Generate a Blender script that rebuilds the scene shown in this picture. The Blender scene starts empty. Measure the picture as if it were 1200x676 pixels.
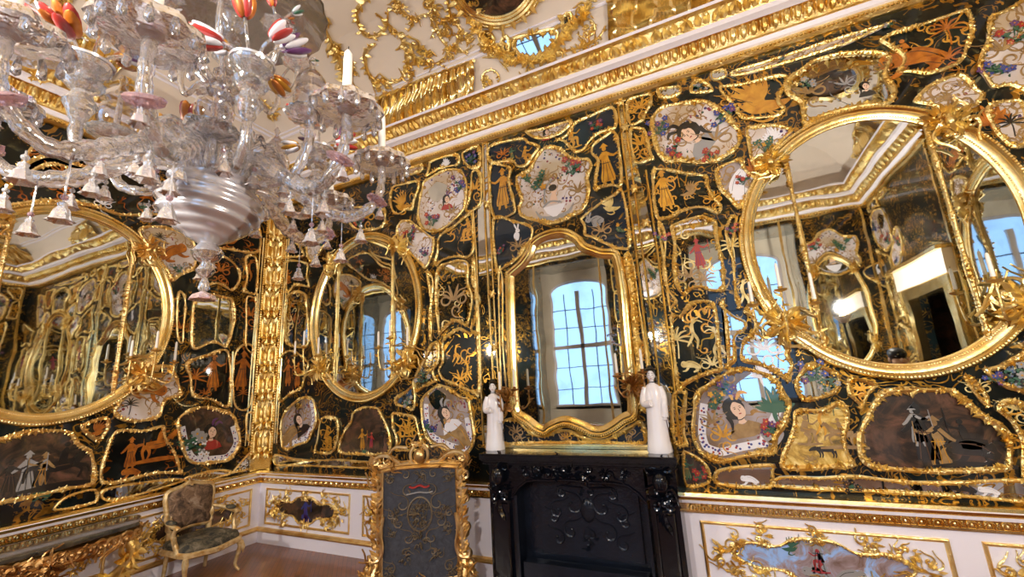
import bpy, math, random
import numpy as np
from mathutils import Vector, Matrix

rnd = random.Random(7)
SC = bpy.context.scene
COL = SC.collection
PI = math.pi

# ------------------------------------------------------------------ room and camera
R = np.array([[0.90256167, -0.14133543, -0.40670226],
              [0.42697329, 0.17212586, 0.88773109],
              [-0.05546387, -0.97488306, 0.21570066]])
FOC = 496.05
CAM = np.array([0, 0, 1.65])
YB, XL, XR, YF = 3.657, -5.151, 2.65, -1.25
ZD, ZC = 0.79, 4.19          # top of dado rail, underside of cornice


def ray(px, py):
    return R @ np.array([(px - 600) / FOC, (py - 338) / FOC, 1.0])


cd = bpy.data.cameras.new('camera')
cam = bpy.data.objects.new('camera', cd)
COL.objects.link(cam)
mw = Matrix.Identity(4)
for i in range(3):
    mw[i][0] = R[i, 0]; mw[i][1] = -R[i, 1]; mw[i][2] = -R[i, 2]; mw[i][3] = CAM[i]
cam.matrix_world = mw
cd.sensor_width = 36
cd.lens = FOC / 1200 * 36
cd.clip_start = 0.05
SC.camera = cam


class Wall:
    def __init__(s, O, U, N):
        s.O, s.U, s.N = np.array(O, float), np.array(U, float), np.array(N, float)

    def p(s, u, v, d=0.0):
        return s.O + s.U * u + np.array([0, 0, v]) + s.N * d

    def px(s, x, y, d=0.0):
        r = ray(x, y)
        t = ((s.O + s.N * d - CAM) @ s.N) / (r @ s.N)
        q = CAM + r * t
        return float((q - s.O) @ s.U), float(q[2])


WB = Wall((0, YB, 0), (1, 0, 0), (0, -1, 0))
WL = Wall((XL, 0, 0), (0, 1, 0), (1, 0, 0))
WR = Wall((XR, 0, 0), (0, -1, 0), (-1, 0, 0))
WF = Wall((0, YF, 0), (-1, 0, 0), (0, 1, 0))


# ------------------------------------------------------------------ objects
def put(o, label=None, cat=None, group=None, kind=None):
    if label: o['label'] = label
    if cat: o['category'] = cat
    if group: o['group'] = group
    if kind: o['kind'] = kind
    return o


def thing(name, label, cat, loc=(0, 0, 0), group=None, rz=0.0):
    o = bpy.data.objects.new(name, None)
    o.empty_display_size = 0.05
    COL.objects.link(o)
    o.location = [float(c) for c in loc]
    o.rotation_euler = (0, 0, rz)
    return put(o, label, cat, group)


def origin(o):
    q = Vector((0, 0, 0))
    while o is not None:
        q = q + o.location
        o = o.parent
    return q


def copy_tree(o, parent=None):
    c = o.copy()
    COL.objects.link(c)
    c.parent = parent
    for ch in list(o.children):
        copy_tree(ch, c)
    return c


class M:
    """collects shapes, builds ONE mesh object"""

    def __init__(s):
        s.v, s.f, s.m = [], [], []

    def add(s, vs, fs, mi=0):
        b = len(s.v)
        s.v.extend([(float(q[0]), float(q[1]), float(q[2])) for q in vs])
        for f in fs:
            s.f.append([i + b for i in f]); s.m.append(mi)
        return s

    def tube(s, P, r, n=6, mi=0, closed=False, sq=1.0, up=None, cap=True):
        P = [np.asarray(q, float) for q in P]
        k = len(P)
        rr = list(r) if hasattr(r, '__len__') else [r] * k
        vs, fs = [], []
        T = []
        for i in range(k):
            a = P[(i - 1) % k] if closed or i > 0 else P[i]
            b = P[(i + 1) % k] if closed or i < k - 1 else P[i]
            d = b - a
            l = np.linalg.norm(d)
            T.append(d / l if l > 1e-9 else np.array([0, 0, 1.0]))
        if up is None:
            a = np.array([0, 0, 1.0]) if abs(T[0][2]) < 0.9 else np.array([1.0, 0, 0])
        else:
            a = np.asarray(up, float)
        for i in range(k):
            A = a - T[i] * (a @ T[i])
            l = np.linalg.norm(A)
            A = A / l if l > 1e-6 else np.cross(T[i], [0.3, 0.5, 0.8])
            if up is None: a = A
            Bv = np.cross(T[i], A)
            for j in range(n):
                w = 2 * PI * j / n
                vs.append(P[i] + (A * math.cos(w) * sq + Bv * math.sin(w)) * rr[i])
        for i in range(k if closed else k - 1):
            i2 = (i + 1) % k
            for j in range(n):
                j2 = (j + 1) % n
                fs.append([i * n + j, i * n + j2, i2 * n + j2, i2 * n + j])
        if not closed and cap:
            fs.append(list(range(n))[::-1]); fs.append([(k - 1) * n + j for j in range(n)])
        return s.add(vs, fs, mi)

    def lathe(s, prof, c=(0, 0, 0), n=16, mi=0, ax=None, sx=1.0, sy=1.0, flute=0, fd=0.0, tw=0.0):
        vs, fs = [], []
        k = len(prof)
        for i, (r, z) in enumerate(prof):
            for j in range(n):
                w = 2 * PI * j / n
                q = r * (1 + fd * math.cos(flute * w + tw * i)) if flute else r
                vs.append(np.array([q * math.cos(w) * sx, q * math.sin(w) * sy, z]))
        if ax is not None:
            Z = Vector(ax).normalized()
            m = np.array(Z.to_track_quat('Z', 'Y').to_matrix())
            vs = [m @ q for q in vs]
        vs = [q + np.asarray(c, float) for q in vs]
        for i in range(k - 1):
            for j in range(n):
                j2 = (j + 1) % n
                fs.append([i * n + j, i * n + j2, (i + 1) * n + j2, (i + 1) * n + j])
        if prof[0][0] > 1e-4: fs.append(list(range(n))[::-1])
        if prof[-1][0] > 1e-4: fs.append([(k - 1) * n + j for j in range(n)])
        return s.add(vs, fs, mi)

    def ell(s, c, rad, n=8, k=5, mi=0, ax=None):
        if not hasattr(rad, '__len__'): rad = (rad,) * 3
        prof = [(math.sin(PI * i / k), -math.cos(PI * i / k)) for i in range(k + 1)]
        vs, fs = [], []
        for (r, z) in prof:
            for j in range(n):
                w = 2 * PI * j / n
                vs.append(np.array([r * math.cos(w) * rad[0], r * math.sin(w) * rad[1], z * rad[2]]))
        if ax is not None:
            m = np.array(Vector(ax).normalized().to_track_quat('Z', 'Y').to_matrix())
            vs = [m @ q for q in vs]
        vs = [q + np.asarray(c, float) for q in vs]
        for i in range(k):
            for j in range(n):
                j2 = (j + 1) % n
                fs.append([i * n + j, i * n + j2, (i + 1) * n + j2, (i + 1) * n + j])
        return s.add(vs, fs, mi)

    def box(s, lo, hi, mi=0):
        x0, y0, z0 = lo; x1, y1, z1 = hi
        vs = [(x0, y0, z0), (x1, y0, z0), (x1, y1, z0), (x0, y1, z0), (x0, y0, z1), (x1, y0, z1), (x1, y1, z1), (x0, y1, z1)]
        return s.add(vs, [(0, 3, 2, 1), (4, 5, 6, 7), (0, 1, 5, 4), (1, 2, 6, 5), (2, 3, 7, 6), (3, 0, 4, 7)], mi)

    def wbox(s, w, u0, u1, v0, v1, d0, d1, mi=0):
        a, b = w.p(u0, v0, d0), w.p(u1, v1, d1)
        return s.box(np.minimum(a, b), np.maximum(a, b), mi)

    def prism(s, w, poly, d0, d1, mi=0, fan=False):
        """polygon in wall coordinates, front at depth d1"""
        k = len(poly)
        if area(poly) < 0: poly = poly[::-1]
        vs = [w.p(u, v, d1) for u, v in poly] + [w.p(u, v, d0) for u, v in poly]
        if fan:
            c = sum(np.asarray(q) for q in poly) / k
            vs.append(w.p(c[0], c[1], d1))
        fs = ([[i, (i + 1) % k, 2 * k] for i in range(k)] if fan else [list(range(k))]) + [[i, i + k, (i + 1) % k + k, (i + 1) % k] for i in range(k)]
        return s.add(vs, fs, mi)

    def leaf(s, base, d, up, L, Wd, lift=0.35, mi=0):
        base, d, up = np.asarray(base, float), np.asarray(d, float), np.asarray(up, float)
        sd = np.cross(up, d)
        vs = [base - sd * Wd * .35, base + sd * Wd * .35,
              base + d * L * .45 - sd * Wd * .5 + up * L * lift * .3, base + d * L * .5 + up * L * lift,
              base + d * L * .45 + sd * Wd * .5 + up * L * lift * .3, base + d * L + up * L * lift * .25, base + up * L * lift * .6]
        return s.add(vs, [(0, 6, 3, 2), (6, 1, 4, 3), (2, 3, 5), (3, 4, 5)], mi)

    def build(s, name, mats, parent=None, smooth=True, ang=0.9):
        me = bpy.data.meshes.new(name)
        off = origin(parent) if parent is not None else Vector((0, 0, 0))
        me.from_pydata([(x - off.x, y - off.y, z - off.z) for x, y, z in s.v], [], s.f)
        ms = mats if isinstance(mats, (list, tuple)) else [mats]
        for q in ms: me.materials.append(q)
        if len(ms) > 1: me.polygons.foreach_set('material_index', s.m)
        if smooth:
            me.polygons.foreach_set('use_smooth', [True] * len(me.polygons))
            me.set_sharp_from_angle(angle=ang)
        me.update()
        o = bpy.data.objects.new(name, me)
        COL.objects.link(o)
        if parent is not None: o.parent = parent
        return o


def area(p):
    return 0.5 * sum(p[i][0] * p[(i + 1) % len(p)][1] - p[(i + 1) % len(p)][0] * p[i][1] for i in range(len(p)))


def inside(q, p):
    c = False
    for i in range(len(p)):
        a, b = p[i], p[i - 1]
        if (a[1] > q[1]) != (b[1] > q[1]) and q[0] < (b[0] - a[0]) * (q[1] - a[1]) / (b[1] - a[1]) + a[0]: c = not c
    return c


def spline(P, closed=True, step=0.02):
    P = [np.asarray(q, float) for q in P]
    k = len(P)
    out = []
    for i in range(k if closed else k - 1):
        g = (lambda j: P[j % k]) if closed else (lambda j: P[min(max(j, 0), k - 1)])
        a, b, c, d = g(i - 1), g(i), g(i + 1), g(i + 2)
        m = max(2, int(np.linalg.norm(c - b) / step))
        for t in np.arange(m) / m:
            out.append(0.5 * (2 * b + (c - a) * t + (2 * a - 5 * b + 4 * c - d) * t * t + (3 * b - a - 3 * c + d) * t ** 3))
    if not closed: out.append(P[-1])
    return out


def inset(p, d):
    """move a closed polyline inwards by d"""
    sg = 1 if area(p) > 0 else -1
    k = len(p)
    out = []
    for i in range(k):
        t = np.asarray(p[(i + 1) % k]) - np.asarray(p[i - 1])
        l = np.linalg.norm(t) + 1e-9
        out.append(np.asarray(p[i]) + np.array([-t[1], t[0]]) / l * d * sg)
    return out


# ------------------------------------------------------------------ materials
def lin(*c):
    if len(c) == 1:
        h = c[0]; c = [int(h[i:i + 2], 16) for i in (0, 2, 4)]
    return tuple(((x / 255) / 12.92 if x / 255 < .04045 else ((x / 255 + .055) / 1.055) ** 2.4) for x in c) + (1,)


class N:
    """node tree shorthand"""

    def __init__(s, name):
        s.mt = bpy.data.materials.new(name)
        s.mt.use_nodes = True
        s.t = s.mt.node_tree
        s.b = s.t.nodes['Principled BSDF']
        s.out = s.t.nodes['Material Output']
        s.tc = None

    def n(s, typ, ins=None, **at):
        q = s.t.nodes.new(typ)
        for k, x in at.items(): setattr(q, k, x)
        for k, x in (ins or {}).items():
            if isinstance(x, bpy.types.NodeSocket): s.t.links.new(x, q.inputs[k])
            else: q.inputs[k].default_value = x
        return q

    def co(s):
        if s.tc is None: s.tc = s.n('ShaderNodeTexCoord').outputs['Object']
        return s.tc

    def noise(s, scale, detail=2, dist=0.0, rough=.5, co=None):
        return s.n('ShaderNodeTexNoise', {'Vector': co or s.co(), 'Scale': scale, 'Detail': detail, 'Distortion': dist, 'Roughness': rough}).outputs['Fac']

    def math(s, op, a, b=0.0, c=None):
        d = {0: a, 1: b}
        if c is not None: d[2] = c
        return s.n('ShaderNodeMath', d, operation=op).outputs[0]

    def ramp(s, f, stops, interp='LINEAR'):
        q = s.n('ShaderNodeValToRGB', {'Fac': f})
        q.color_ramp.interpolation = interp
        e = q.color_ramp.elements
        while len(e) < len(stops): e.new(0.5)
        for i, (p, c) in enumerate(stops):
            e[i].position = p; e[i].color = c if len(c) == 4 else (*c, 1)
        return q.outputs['Color']

    def mix(s, f, a, b):
        return s.n('ShaderNodeMix', {0: f, 6: a, 7: b}, data_type='RGBA').outputs[2]

    def set(s, **k):
        for a, x in k.items():
            i = s.b.inputs[a.replace('_', ' ')]
            if isinstance(x, bpy.types.NodeSocket): s.t.links.new(x, i)
            else: i.default_value = x
        return s

    def bump(s, h, st=.3, dist=.01):
        s.set(Normal=s.n('ShaderNodeBump', {'Height': h, 'Strength': st, 'Distance': dist}).outputs[0])
        return s

    def contour(s, scale, mult, width, dist=1.2, gate=None):
        """thin curling lines along the level curves of a noise"""
        f = s.math('FRACT', s.math('MULTIPLY', s.noise(scale, 1.0, dist), mult))
        l = s.math('LESS_THAN', s.math('ABSOLUTE', s.math('SUBTRACT', f, .5)), width)
        if gate:
            l = s.math('MULTIPLY', l, s.math('GREATER_THAN', s.noise(*gate), .5))
        return l


def gold(name, c, c2, rough=.3, bs=55, st=.5, bd=.006):
    a = N(name)
    f = a.noise(7, 3)
    a.set(Base_Color=a.ramp(f, [(.35, lin(c2)), (.6, lin(c))]), Metallic=1.0, Roughness=rough)
    a.bump(a.noise(bs, 3, .4), st, bd)
    return a.mt


GOLD = gold('gilding', 'f9e4a2', 'e3bd66', .3, 70, .7)
GOLDW = gold('gilding_warm', 'f8de9c', 'e0b66c', .3, 70, .7)
GOLDR = gold('gilding_red', 'd6b078', '9c7142', .36, 50, .7)
GOLDS = gold('gilding_smooth', 'fbe6aa', 'edcb7c', .22, 25, .15)
GOLDP = gold('pale_gilding', 'e6cc98', 'c09a60', .34, 45, .4)


def plain(name, c, rough=.5, metal=0.0, coat=0.0, bump=None, var=None):
    a = N(name)
    a.set(Base_Color=lin(c), Roughness=rough, Metallic=metal, Coat_Weight=coat, Coat_Roughness=.05)
    if var:
        a.set(Base_Color=a.ramp(a.noise(var[1], 4, .5), [(.3, lin(var[0])), (.7, lin(c))]))
    if bump: a.bump(a.noise(bump[0], 3), bump[1], .01)
    return a.mt


def painted(name, ground, ground2, line, mult=5, scale=5, width=.09, metal=.9, lw2=None, gate=(3.0, 1.0, 0.5)):
    """back-painted glass: dark ground, curling lines, glossy glass over it"""
    a = N(name)
    l = a.contour(scale, mult, width, 1.4, gate)
    if lw2:
        l = a.math('MAXIMUM', l, a.contour(scale * 2.3, mult * .8, lw2, 1.0, (4.5, 1.0, .3)))
    g = a.ramp(a.noise(2.2, 2), [(.4, lin(ground)), (.62, lin(ground2))])
    ln = a.ramp(a.noise(14, 2), [(.3, lin(line[0])), (.65, lin(line[1]))])
    a.set(Base_Color=a.mix(l, g, ln), Metallic=a.math('MULTIPLY', l, metal), Roughness=.3, Specular_IOR_Level=.1, Coat_Weight=.8, Coat_Roughness=.02)
    return a.mt


DARK = painted('painted_glass_black', '0a0e10', '10201f', ('6b4a16', 'c99a3c'))
DARKB = painted('painted_glass_blue', '0f1822', '1d2c3c', ('5a4a22', 'a4823e'), mult=4, width=.06)
DARKO = painted('painted_glass_orange', '0b0c0c', '171a18', ('5c2d0c', 'b5671e'), mult=4, width=.09)
BASEW = painted('wall_glass', '0a0c0c', '131c1c', ('6b4a16', 'c2933a'), mult=6, width=.13, lw2=.1)
SCENE = None


def white_glass(nm='painted_glass_white', g1='b3a089', g2='cfc9cf'):
    a = N(nm)
    co = a.co()
    l = a.contour(6, 5, .08, 1.6, (4.0, 1.0, .4))
    g = a.ramp(a.noise(2.5, 2), [(.38, lin(g1)), (.55, lin(g2))])
    ln = a.ramp(a.noise(9, 2), [(.35, lin('6e4a1c')), (.55, lin('a67c3a')), (.7, lin('4a3a2c'))])
    v = a.n('ShaderNodeTexVoronoi', {'Vector': co, 'Scale': 26.0})
    spot = a.math('MULTIPLY', a.math('LESS_THAN', v.outputs['Distance'], .33), a.math('GREATER_THAN', a.noise(5, 1), .54))
    hs = a.n('ShaderNodeSeparateColor', {0: v.outputs['Color']})
    sc = a.ramp(hs.outputs[0], [(0, lin('7d2238')), (.3, lin('3c2a66')), (.55, lin('2c4a3a')), (.8, lin('8a5c20'))], 'CONSTANT')
    c = a.mix(l, g, ln)
    a.set(Base_Color=a.mix(spot, c, sc), Roughness=.3, Coat_Weight=1.0, Coat_Roughness=.03)
    return a.mt


WHITE = white_glass()
GREYG = white_glass('painted_glass_grey', '6e5a48', 'a0969a')


def scene_paint(name, a1, a2, a3, a4):
    a = N(name)
    f = a.noise(6, 5, 1.2, .65)
    a.set(Base_Color=a.ramp(f, [(.3, lin(a1)), (.45, lin(a2)), (.55, lin(a3)), (.68, lin(a4))]), Roughness=.3, Coat_Weight=1.0, Coat_Roughness=.04)
    return a.mt


SCENEM = scene_paint('painted_scene_dark', '0c0d0e', '2a211c', '4d3527', '6b4a3c')
HUNT = scene_paint('painted_scene_gold', '2c2a1c', 'b8943e', 'dcc070', 'efe0ae')
SKYP = scene_paint('painted_sky', '6b5146', '9a8a90', '8fb6f0', 'b9c4e6')


def mirror(name, tint, wav=.03, foxing=True, lines=None):
    a = N(name)
    c = lin(tint)
    base = a.ramp(a.noise(3.5, 4, .3), [(.3, tuple(x * .8 for x in c[:3])), (.5, c)]) if foxing else c
    met = 1.0
    ro = .02
    if lines:
        l = a.contour(lines[0], lines[1], lines[2], 1.4, (3.5, 1.0, .4))
        base = a.mix(l, base, lin('b58a3a'))
        ro = a.math('MULTIPLY_ADD', l, .35, .02)
    a.set(Base_Color=base, Metallic=met, Roughness=ro)
    a.bump(a.noise(3.0, 1), wav, .1)
    return a.mt


MIRR = mirror('antique_mirror', 'd2d6d6', .012)
MIRP = mirror('painted_mirror', 'ccd0d2', .03, True, (6, 4, .07))

PLASTER = plain('warm_white_plaster', 'd8ccc0', .7, bump=(20, .1))
WHITEP = plain('white_paint', 'e6e4f2', .42)
CREAM = plain('cream_wall_paint', 'd9cdb9', .55)
BLACKM = plain('black_marble', '0e121c', .13, coat=.0, var=('06080e', 5), bump=(24, .15))
IRON = plain('cast_iron', '101520', .24, .3, var=('1a202c', 8), bump=(40, .3))
PORC = plain('white_porcelain', 'eceaf0', .18, coat=1.0)
HAIR = plain('black_hair', '100c0c', .4)
SKIN = plain('skin', 'caa184', .5)
PSKIN = plain('painted_skin', 'dcbca6', .4, coat=1.0)
PRED = plain('painted_red', '9c2a26', .4, coat=1.0)
PBLUE = plain('painted_blue', '2b3a86', .4, coat=1.0)
PPUR = plain('painted_purple', '5a2c66', .4, coat=1.0)
PGREEN = plain('painted_green', '2b5a45', .4, coat=1.0)
PBROWN = plain('painted_brown', '4a2e1a', .4, coat=1.0)
PTAN = plain('painted_tan', 'a88a5c', .4, .2, coat=1.0, var=('7d5f38', 14))
PBLACK = plain('painted_black', '0e0b0a', .4, coat=1.0)
PWHITE = plain('painted_white', 'dcdce6', .4, coat=1.0)
PGREY = plain('painted_grey', '8d8d90', .4, coat=1.0)
PGOLD = plain('painted_gold', 'e0ab3e', .42, .55, coat=1.0, var=('b57a22', 12))
PPALE = plain('painted_pale_gold', 'e6d498', .42, .3, coat=1.0, var=('b59a52', 12))
PORNG = plain('painted_orange_gold', 'cf7f26', .42, .4, coat=1.0, var=('8a4613', 12))
WAX = plain('white_wax', 'ece8e2', .45)
FABRIC = None


def fabric(name, cols, sc):
    a = N(name)
    f = a.noise(sc, 4, .8, .65)
    n = len(cols)
    a.set(Base_Color=a.ramp(f, [(.3 + .4 * i / (n - 1), lin(c)) for i, c in enumerate(cols)]), Roughness=.85)
    a.bump(a.noise(220, 2), .3, .004)
    return a.mt


FABRIC = fabric('tapestry_fabric', ['241d1a', '4f3d30', '7a614c', '9a8878'], 14)
SEATF = fabric('dark_tapestry_fabric', ['1f1f20', '37362f', '5e5644', '83796a'], 16)
SCREENF = fabric('charcoal_brocade', ['2a2c33', '343640', '40434d'], 30)
BRAID = plain('silver_braid', '6a5d4c', .5, .4, bump=(60, .4))


def glass(name, tint, rough=.03, mixf=.35, bump=None, milk=.05):
    """clear blown glass: partly refracting, partly a bright silvery sheen"""
    a = N(name)
    a.set(Base_Color=lin(tint), Transmission_Weight=1.0, Roughness=rough, IOR=1.38)
    if bump: a.bump(a.noise(bump[0], 2), bump[1], .01)
    g = a.n('ShaderNodeBsdfGlossy', {'Color': lin(tint), 'Roughness': .1})
    if bump: a.t.links.new(a.b.inputs['Normal'].links[0].from_socket, g.inputs['Normal'])
    mx = a.n('ShaderNodeMixShader', {0: mixf, 1: a.b.outputs[0], 2: g.outputs[0]})
    df = a.n('ShaderNodeBsdfDiffuse', {'Color': lin(tint)})
    m2 = a.n('ShaderNodeMixShader', {0: milk, 1: mx.outputs[0], 2: df.outputs[0]})
    a.t.links.new(m2.outputs[0], a.out.inputs['Surface'])
    return a.mt


def thin_glass(name, tint, gl=.25):
    a = N(name)
    tr = a.n('ShaderNodeBsdfTransparent', {'Color': lin(tint)})
    g = a.n('ShaderNodeBsdfGlossy', {'Color': (1, 1, 1, 1), 'Roughness': .06})
    lw = a.n('ShaderNodeLayerWeight', {'Blend': gl})
    mx = a.n('ShaderNodeMixShader', {0: lw.outputs['Facing'], 1: tr.outputs[0], 2: g.outputs[0]})
    a.t.links.new(mx.outputs[0], a.out.inputs['Surface'])
    return a.mt


GLASS = glass('blown_glass', 'fcfbfc', .05, .3, (28, .5))
GLASSP = glass('pink_glass', 'f6d2dc', .08, .25, (28, .4), .12)
BELLG = glass('frosted_glass', 'fbfafc', .1, .3, (28, .4), .16)
SILVG = plain('silvered_glass', 'd2d0d6', .2, .6, coat=.6)
THIN = thin_glass('thin_blown_glass', 'f0eef0', .4)
PANEG = thin_glass('window_pane_glass', 'f4f8fa', .06)
SMOKE = glass('smoked_glass_dish', 'b8b2ac', .08, .35, (14, .2))


def parquet():
    a = N('parquet')
    mp = a.n('ShaderNodeMapping', {'Vector': a.co(), 'Rotation': (0, 0, .8)})
    b = a.n('ShaderNodeTexBrick', {'Vector': mp.outputs[0], 'Color1': lin('80461f'), 'Color2': lin('5e3016'), 'Mortar': lin('3a2012'), 'Scale': 2.2, 'Mortar Size': .006, 'Brick Width': .5, 'Row Height': .09})
    st = a.n('ShaderNodeMapping', {'Vector': mp.outputs[0], 'Scale': (3, 40, 1)})
    g = a.noise(1.0, 4, .5, .6, st.outputs[0])
    a.set(Base_Color=a.mix(a.math('MULTIPLY', g, .5), b.outputs['Color'], lin('8f5526')), Roughness=.28, Coat_Weight=.3, Coat_Roughness=.15)
    return a.mt


PARQ = parquet()
WOODW = plain('window_wood', 'c4b6aa', .5)
LEAD = plain('lead', '30343a', .5, .3)
MARBT = plain('console_marble', '5c564a', .15, coat=.6, var=('24221e', 9))


def emis(name, c, s):
    a = N(name)
    a.set(Base_Color=lin(c), Emission_Color=lin(c), Emission_Strength=s)
    return a.mt


BULB = emis('lamp_bulb', 'ffdf9c', 12)
# ------------------------------------------------------------------ room shell
def struct(o, label=None):
    o['kind'] = 'structure'
    if label: o['label'] = label
    return o


m = M(); m.box((XL - .1, YF - 1.2, -.1), (XR + .1, YB + .1, 0)); struct(m.build('floor', PARQ, smooth=False))
TOP = 4.6
m = M(); m.wbox(WB, XL - .1, XR + .1, 0, TOP, -.1, 0); struct(m.build('wall_back', BASEW, smooth=False))
m = M(); m.wbox(WL, YF, YB, 0, TOP, -.1, 0); struct(m.build('wall_left', BASEW, smooth=False))
# right-hand wall with a doorway
DY0, DY1, DZ = -.3, .75, 2.45
m = M()
m.wbox(WR, -YB, -DY1, 0, TOP, -.1, 0); m.wbox(WR, -DY0, -YF, 0, TOP, -.1, 0); m.wbox(WR, -DY1, -DY0, DZ, TOP, -.1, 0)
struct(m.build('wall_right', BASEW, smooth=False))
# window wall: three deep niches

WIN = [(-2.62, .86), (.72, .86)]
WZ0, WZ1, ND = .45, 4.1, .85
m = M()
xs = [XL - .1] + [q for c, h in WIN for q in (c - h, c + h)] + [XR + .1]
for i in range(0, len(xs), 2):
    m.box((xs[i], YF - .1, 0), (xs[i + 1], YF, TOP))
for c, h in WIN:
    m.box((c - h, YF - .1, WZ1), (c + h, YF, TOP))
struct(m.build('wall_front', BASEW, smooth=False))
for wi, (c, h) in enumerate(WIN):
    m = M()
    y0, y1 = YF - ND, YF - .1
    m.box((c - h - .06, y0, .0), (c - h, y1, WZ1)); m.box((c + h, y0, .0), (c + h + .06, y1, WZ1))
    m.box((c - h - .06, y0, WZ1), (c + h + .06, y1, WZ1 + .06))
    m.box((c - h, y0, 0), (c + h, y0 + .12, WZ0 + .6), 1)
    # niche back around the arched window
    arch = [(c - .68, 1.05)] + [(c + .68 * math.cos(t), 3.62 + .26 * math.sin(t)) for t in np.linspace(PI, 0, 13)] + [(c + .68, 1.05)]
    k = len(arch)
    outer = [(c - h, 1.05)] + [(c - h + 2 * h * i / (k - 3), WZ1) for i in range(k - 2)] + [(c + h, 1.05)]
    vs = [(x, y0 + .1, z) for x, z in arch] + [(x, y0 + .1, z) for x, z in outer]
    m.add(vs, [[i, i + 1, k + i + 1, k + i] for i in range(k - 1)], 1)
    w = struct(m.build('window_%d' % (wi + 1), [MIRP, CREAM], smooth=False))
    m = M()
    yy = y0 + .06
    m.tube([(x, yy, z) for x, z in arch] + [(c - .68, yy, 1.05)], .045, 4)
    m.box((c - .045, yy - .03, 1.05), (c + .045, yy + .03, 3.62)); m.box((c - .68, yy - .03, 2.3), (c + .68, yy + .03, 2.39))
    m.box((c - .7, yy - .04, 1.0), (c + .7, yy + .06, 1.09))
    struct(m.build('window_frame', WOODW, w, smooth=False))
    m = M()
    for sx in (-.33, .33):
        m.box((c + sx - .008, yy - .012, 1.05), (c + sx + .008, yy + .012, 3.6))
    for z in (1.45, 1.88, 2.78, 3.18):
        m.box((c - .68, yy - .012, z - .008), (c + .68, yy + .012, z + .008))
    struct(m.build('lead_bars', LEAD, w, smooth=False))
    m = M(); m.add([(x, yy - .005, z) for x, z in arch], [list(range(len(arch)))])
    struct(m.build('window_glass', PANEG, w, smooth=False))
    L = bpy.data.lights.new('window_portal', 'AREA'); L.shape = 'RECTANGLE'; L.size = 1.3; L.size_y = 2.7; L.cycles.is_portal = True
    lo = bpy.data.objects.new('window_portal', L); COL.objects.link(lo)
    lo.location = (c, y0 - .02, 2.33); lo.rotation_euler = (PI / 2, 0, PI)   # shines into the room (+y)


def rings(name, prof, mats, kind='structure', inner=None):
    """mouldings mitred round the room; prof = [(offset, z, material of the band that follows)]"""
    C = [(XL, YF), (XR, YF), (XR, YB), (XL, YB)]
    D = [(1, 1), (-1, 1), (-1, -1), (1, -1)]
    obs = []
    for i, side in ((2, 'back'), (3, 'left'), (1, 'right'), (0, 'front')):
        vs, fs, ms = [], [], []
        for o, z, _ in prof:
            for q in (i, (i + 1) % 4):
                vs.append((C[q][0] + D[q][0] * o, C[q][1] + D[q][1] * o, z))
        for k in range(len(prof) - 1):
            fs.append([2 * k, 2 * k + 1, 2 * k + 3, 2 * k + 2]); ms.append(prof[k][2])
        mm = M(); mm.v = vs; mm.f = fs; mm.m = ms
        o = mm.build(name % side, mats, smooth=True, ang=.5)
        o['kind'] = kind
        obs.append(o)
    return obs


# cornice, cove, ceiling
CORN = [(0, 4.17, 1), (.03, 4.17, 1), (.055, 4.19, 1), (.06, 4.215, 1), (.05, 4.235, 0), (.07, 4.24, 0), (.09, 4.27, 1), (.11, 4.275, 1),
        (.15, 4.38, 1), (.17, 4.39, 0), (.23, 4.40, 0), (.235, 4.44, 0), (.22, 4.445, 1), (.29, 4.52, 1), (.33, 4.53, 0), (.335, 4.555, 0), (.1, 4.56, 0)]
cor = rings('trim_%s', CORN, [WHITEP, GOLD])
COVE = [(.10, 4.56), (.125, 4.66), (.17, 4.76), (.24, 4.86), (.34, 4.955), (.48, 5.05), (.66, 5.13), (.9, 5.18), (1.0, 5.19)]
rings('ceiling_%s', [(o, z, 0) for o, z in COVE], [PLASTER])
m = M(); m.box((XL + 1.0, YF + 1.0, 5.19), (XR - 1.0, YB - 1.0, 5.25)); struct(m.build('ceiling', PLASTER, smooth=False))


class Cove:
    """surface coordinates on the cove over the back or the left wall: u along the wall, s along the curve"""

    def __init__(s, w):
        s.w = w
        P = COVE + [(2.0, 5.19)]
        s.P = [np.array(q) for q in P]
        s.L = [0]
        for i in range(1, len(P)): s.L.append(s.L[-1] + np.linalg.norm(s.P[i] - s.P[i - 1]))

    def p(s, u, t, d=0.0):
        i = 0
        while i < len(s.L) - 2 and t > s.L[i + 1]: i += 1
        if t < .12: d = d + (.12 - t) * .9          # hangs forward over the cornice
        a = (t - s.L[i]) / (s.L[i + 1] - s.L[i])
        q = s.P[i] * (1 - a) + s.P[i + 1] * a
        T = (s.P[i + 1] - s.P[i]); T /= np.linalg.norm(T)
        n = np.array([T[1], -T[0]])
        q = q + n * d
        return s.w.p(u, q[1], q[0])

    def nrm(s, u, t):
        v = s.p(u, t, .1) - s.p(u, t, 0)
        return v / np.linalg.norm(v)

    def px(s, x, y):
        r = ray(x, y)
        a0 = (CAM - s.w.O) @ s.w.N
        rn = r @ s.w.N
        for i in range(len(s.P) - 1):
            (o0, z0), (o1, z1) = s.P[i], s.P[i + 1]
            # (a0+t rn, 1.65+t rz) on the segment
            A = np.array([[rn, -(o1 - o0)], [r[2], -(z1 - z0)]])
            t, k = np.linalg.solve(A, [o0 - a0, z0 - 1.65])
            if t > 0 and (-1e-6 if i else -5) <= k <= 1.000001:
                q = CAM + r * t
                return float((q - s.w.O) @ s.w.U), s.L[i] + k * (s.L[i + 1] - s.L[i])
        return None


CB, CL = Cove(WB), Cove(WL)


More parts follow.
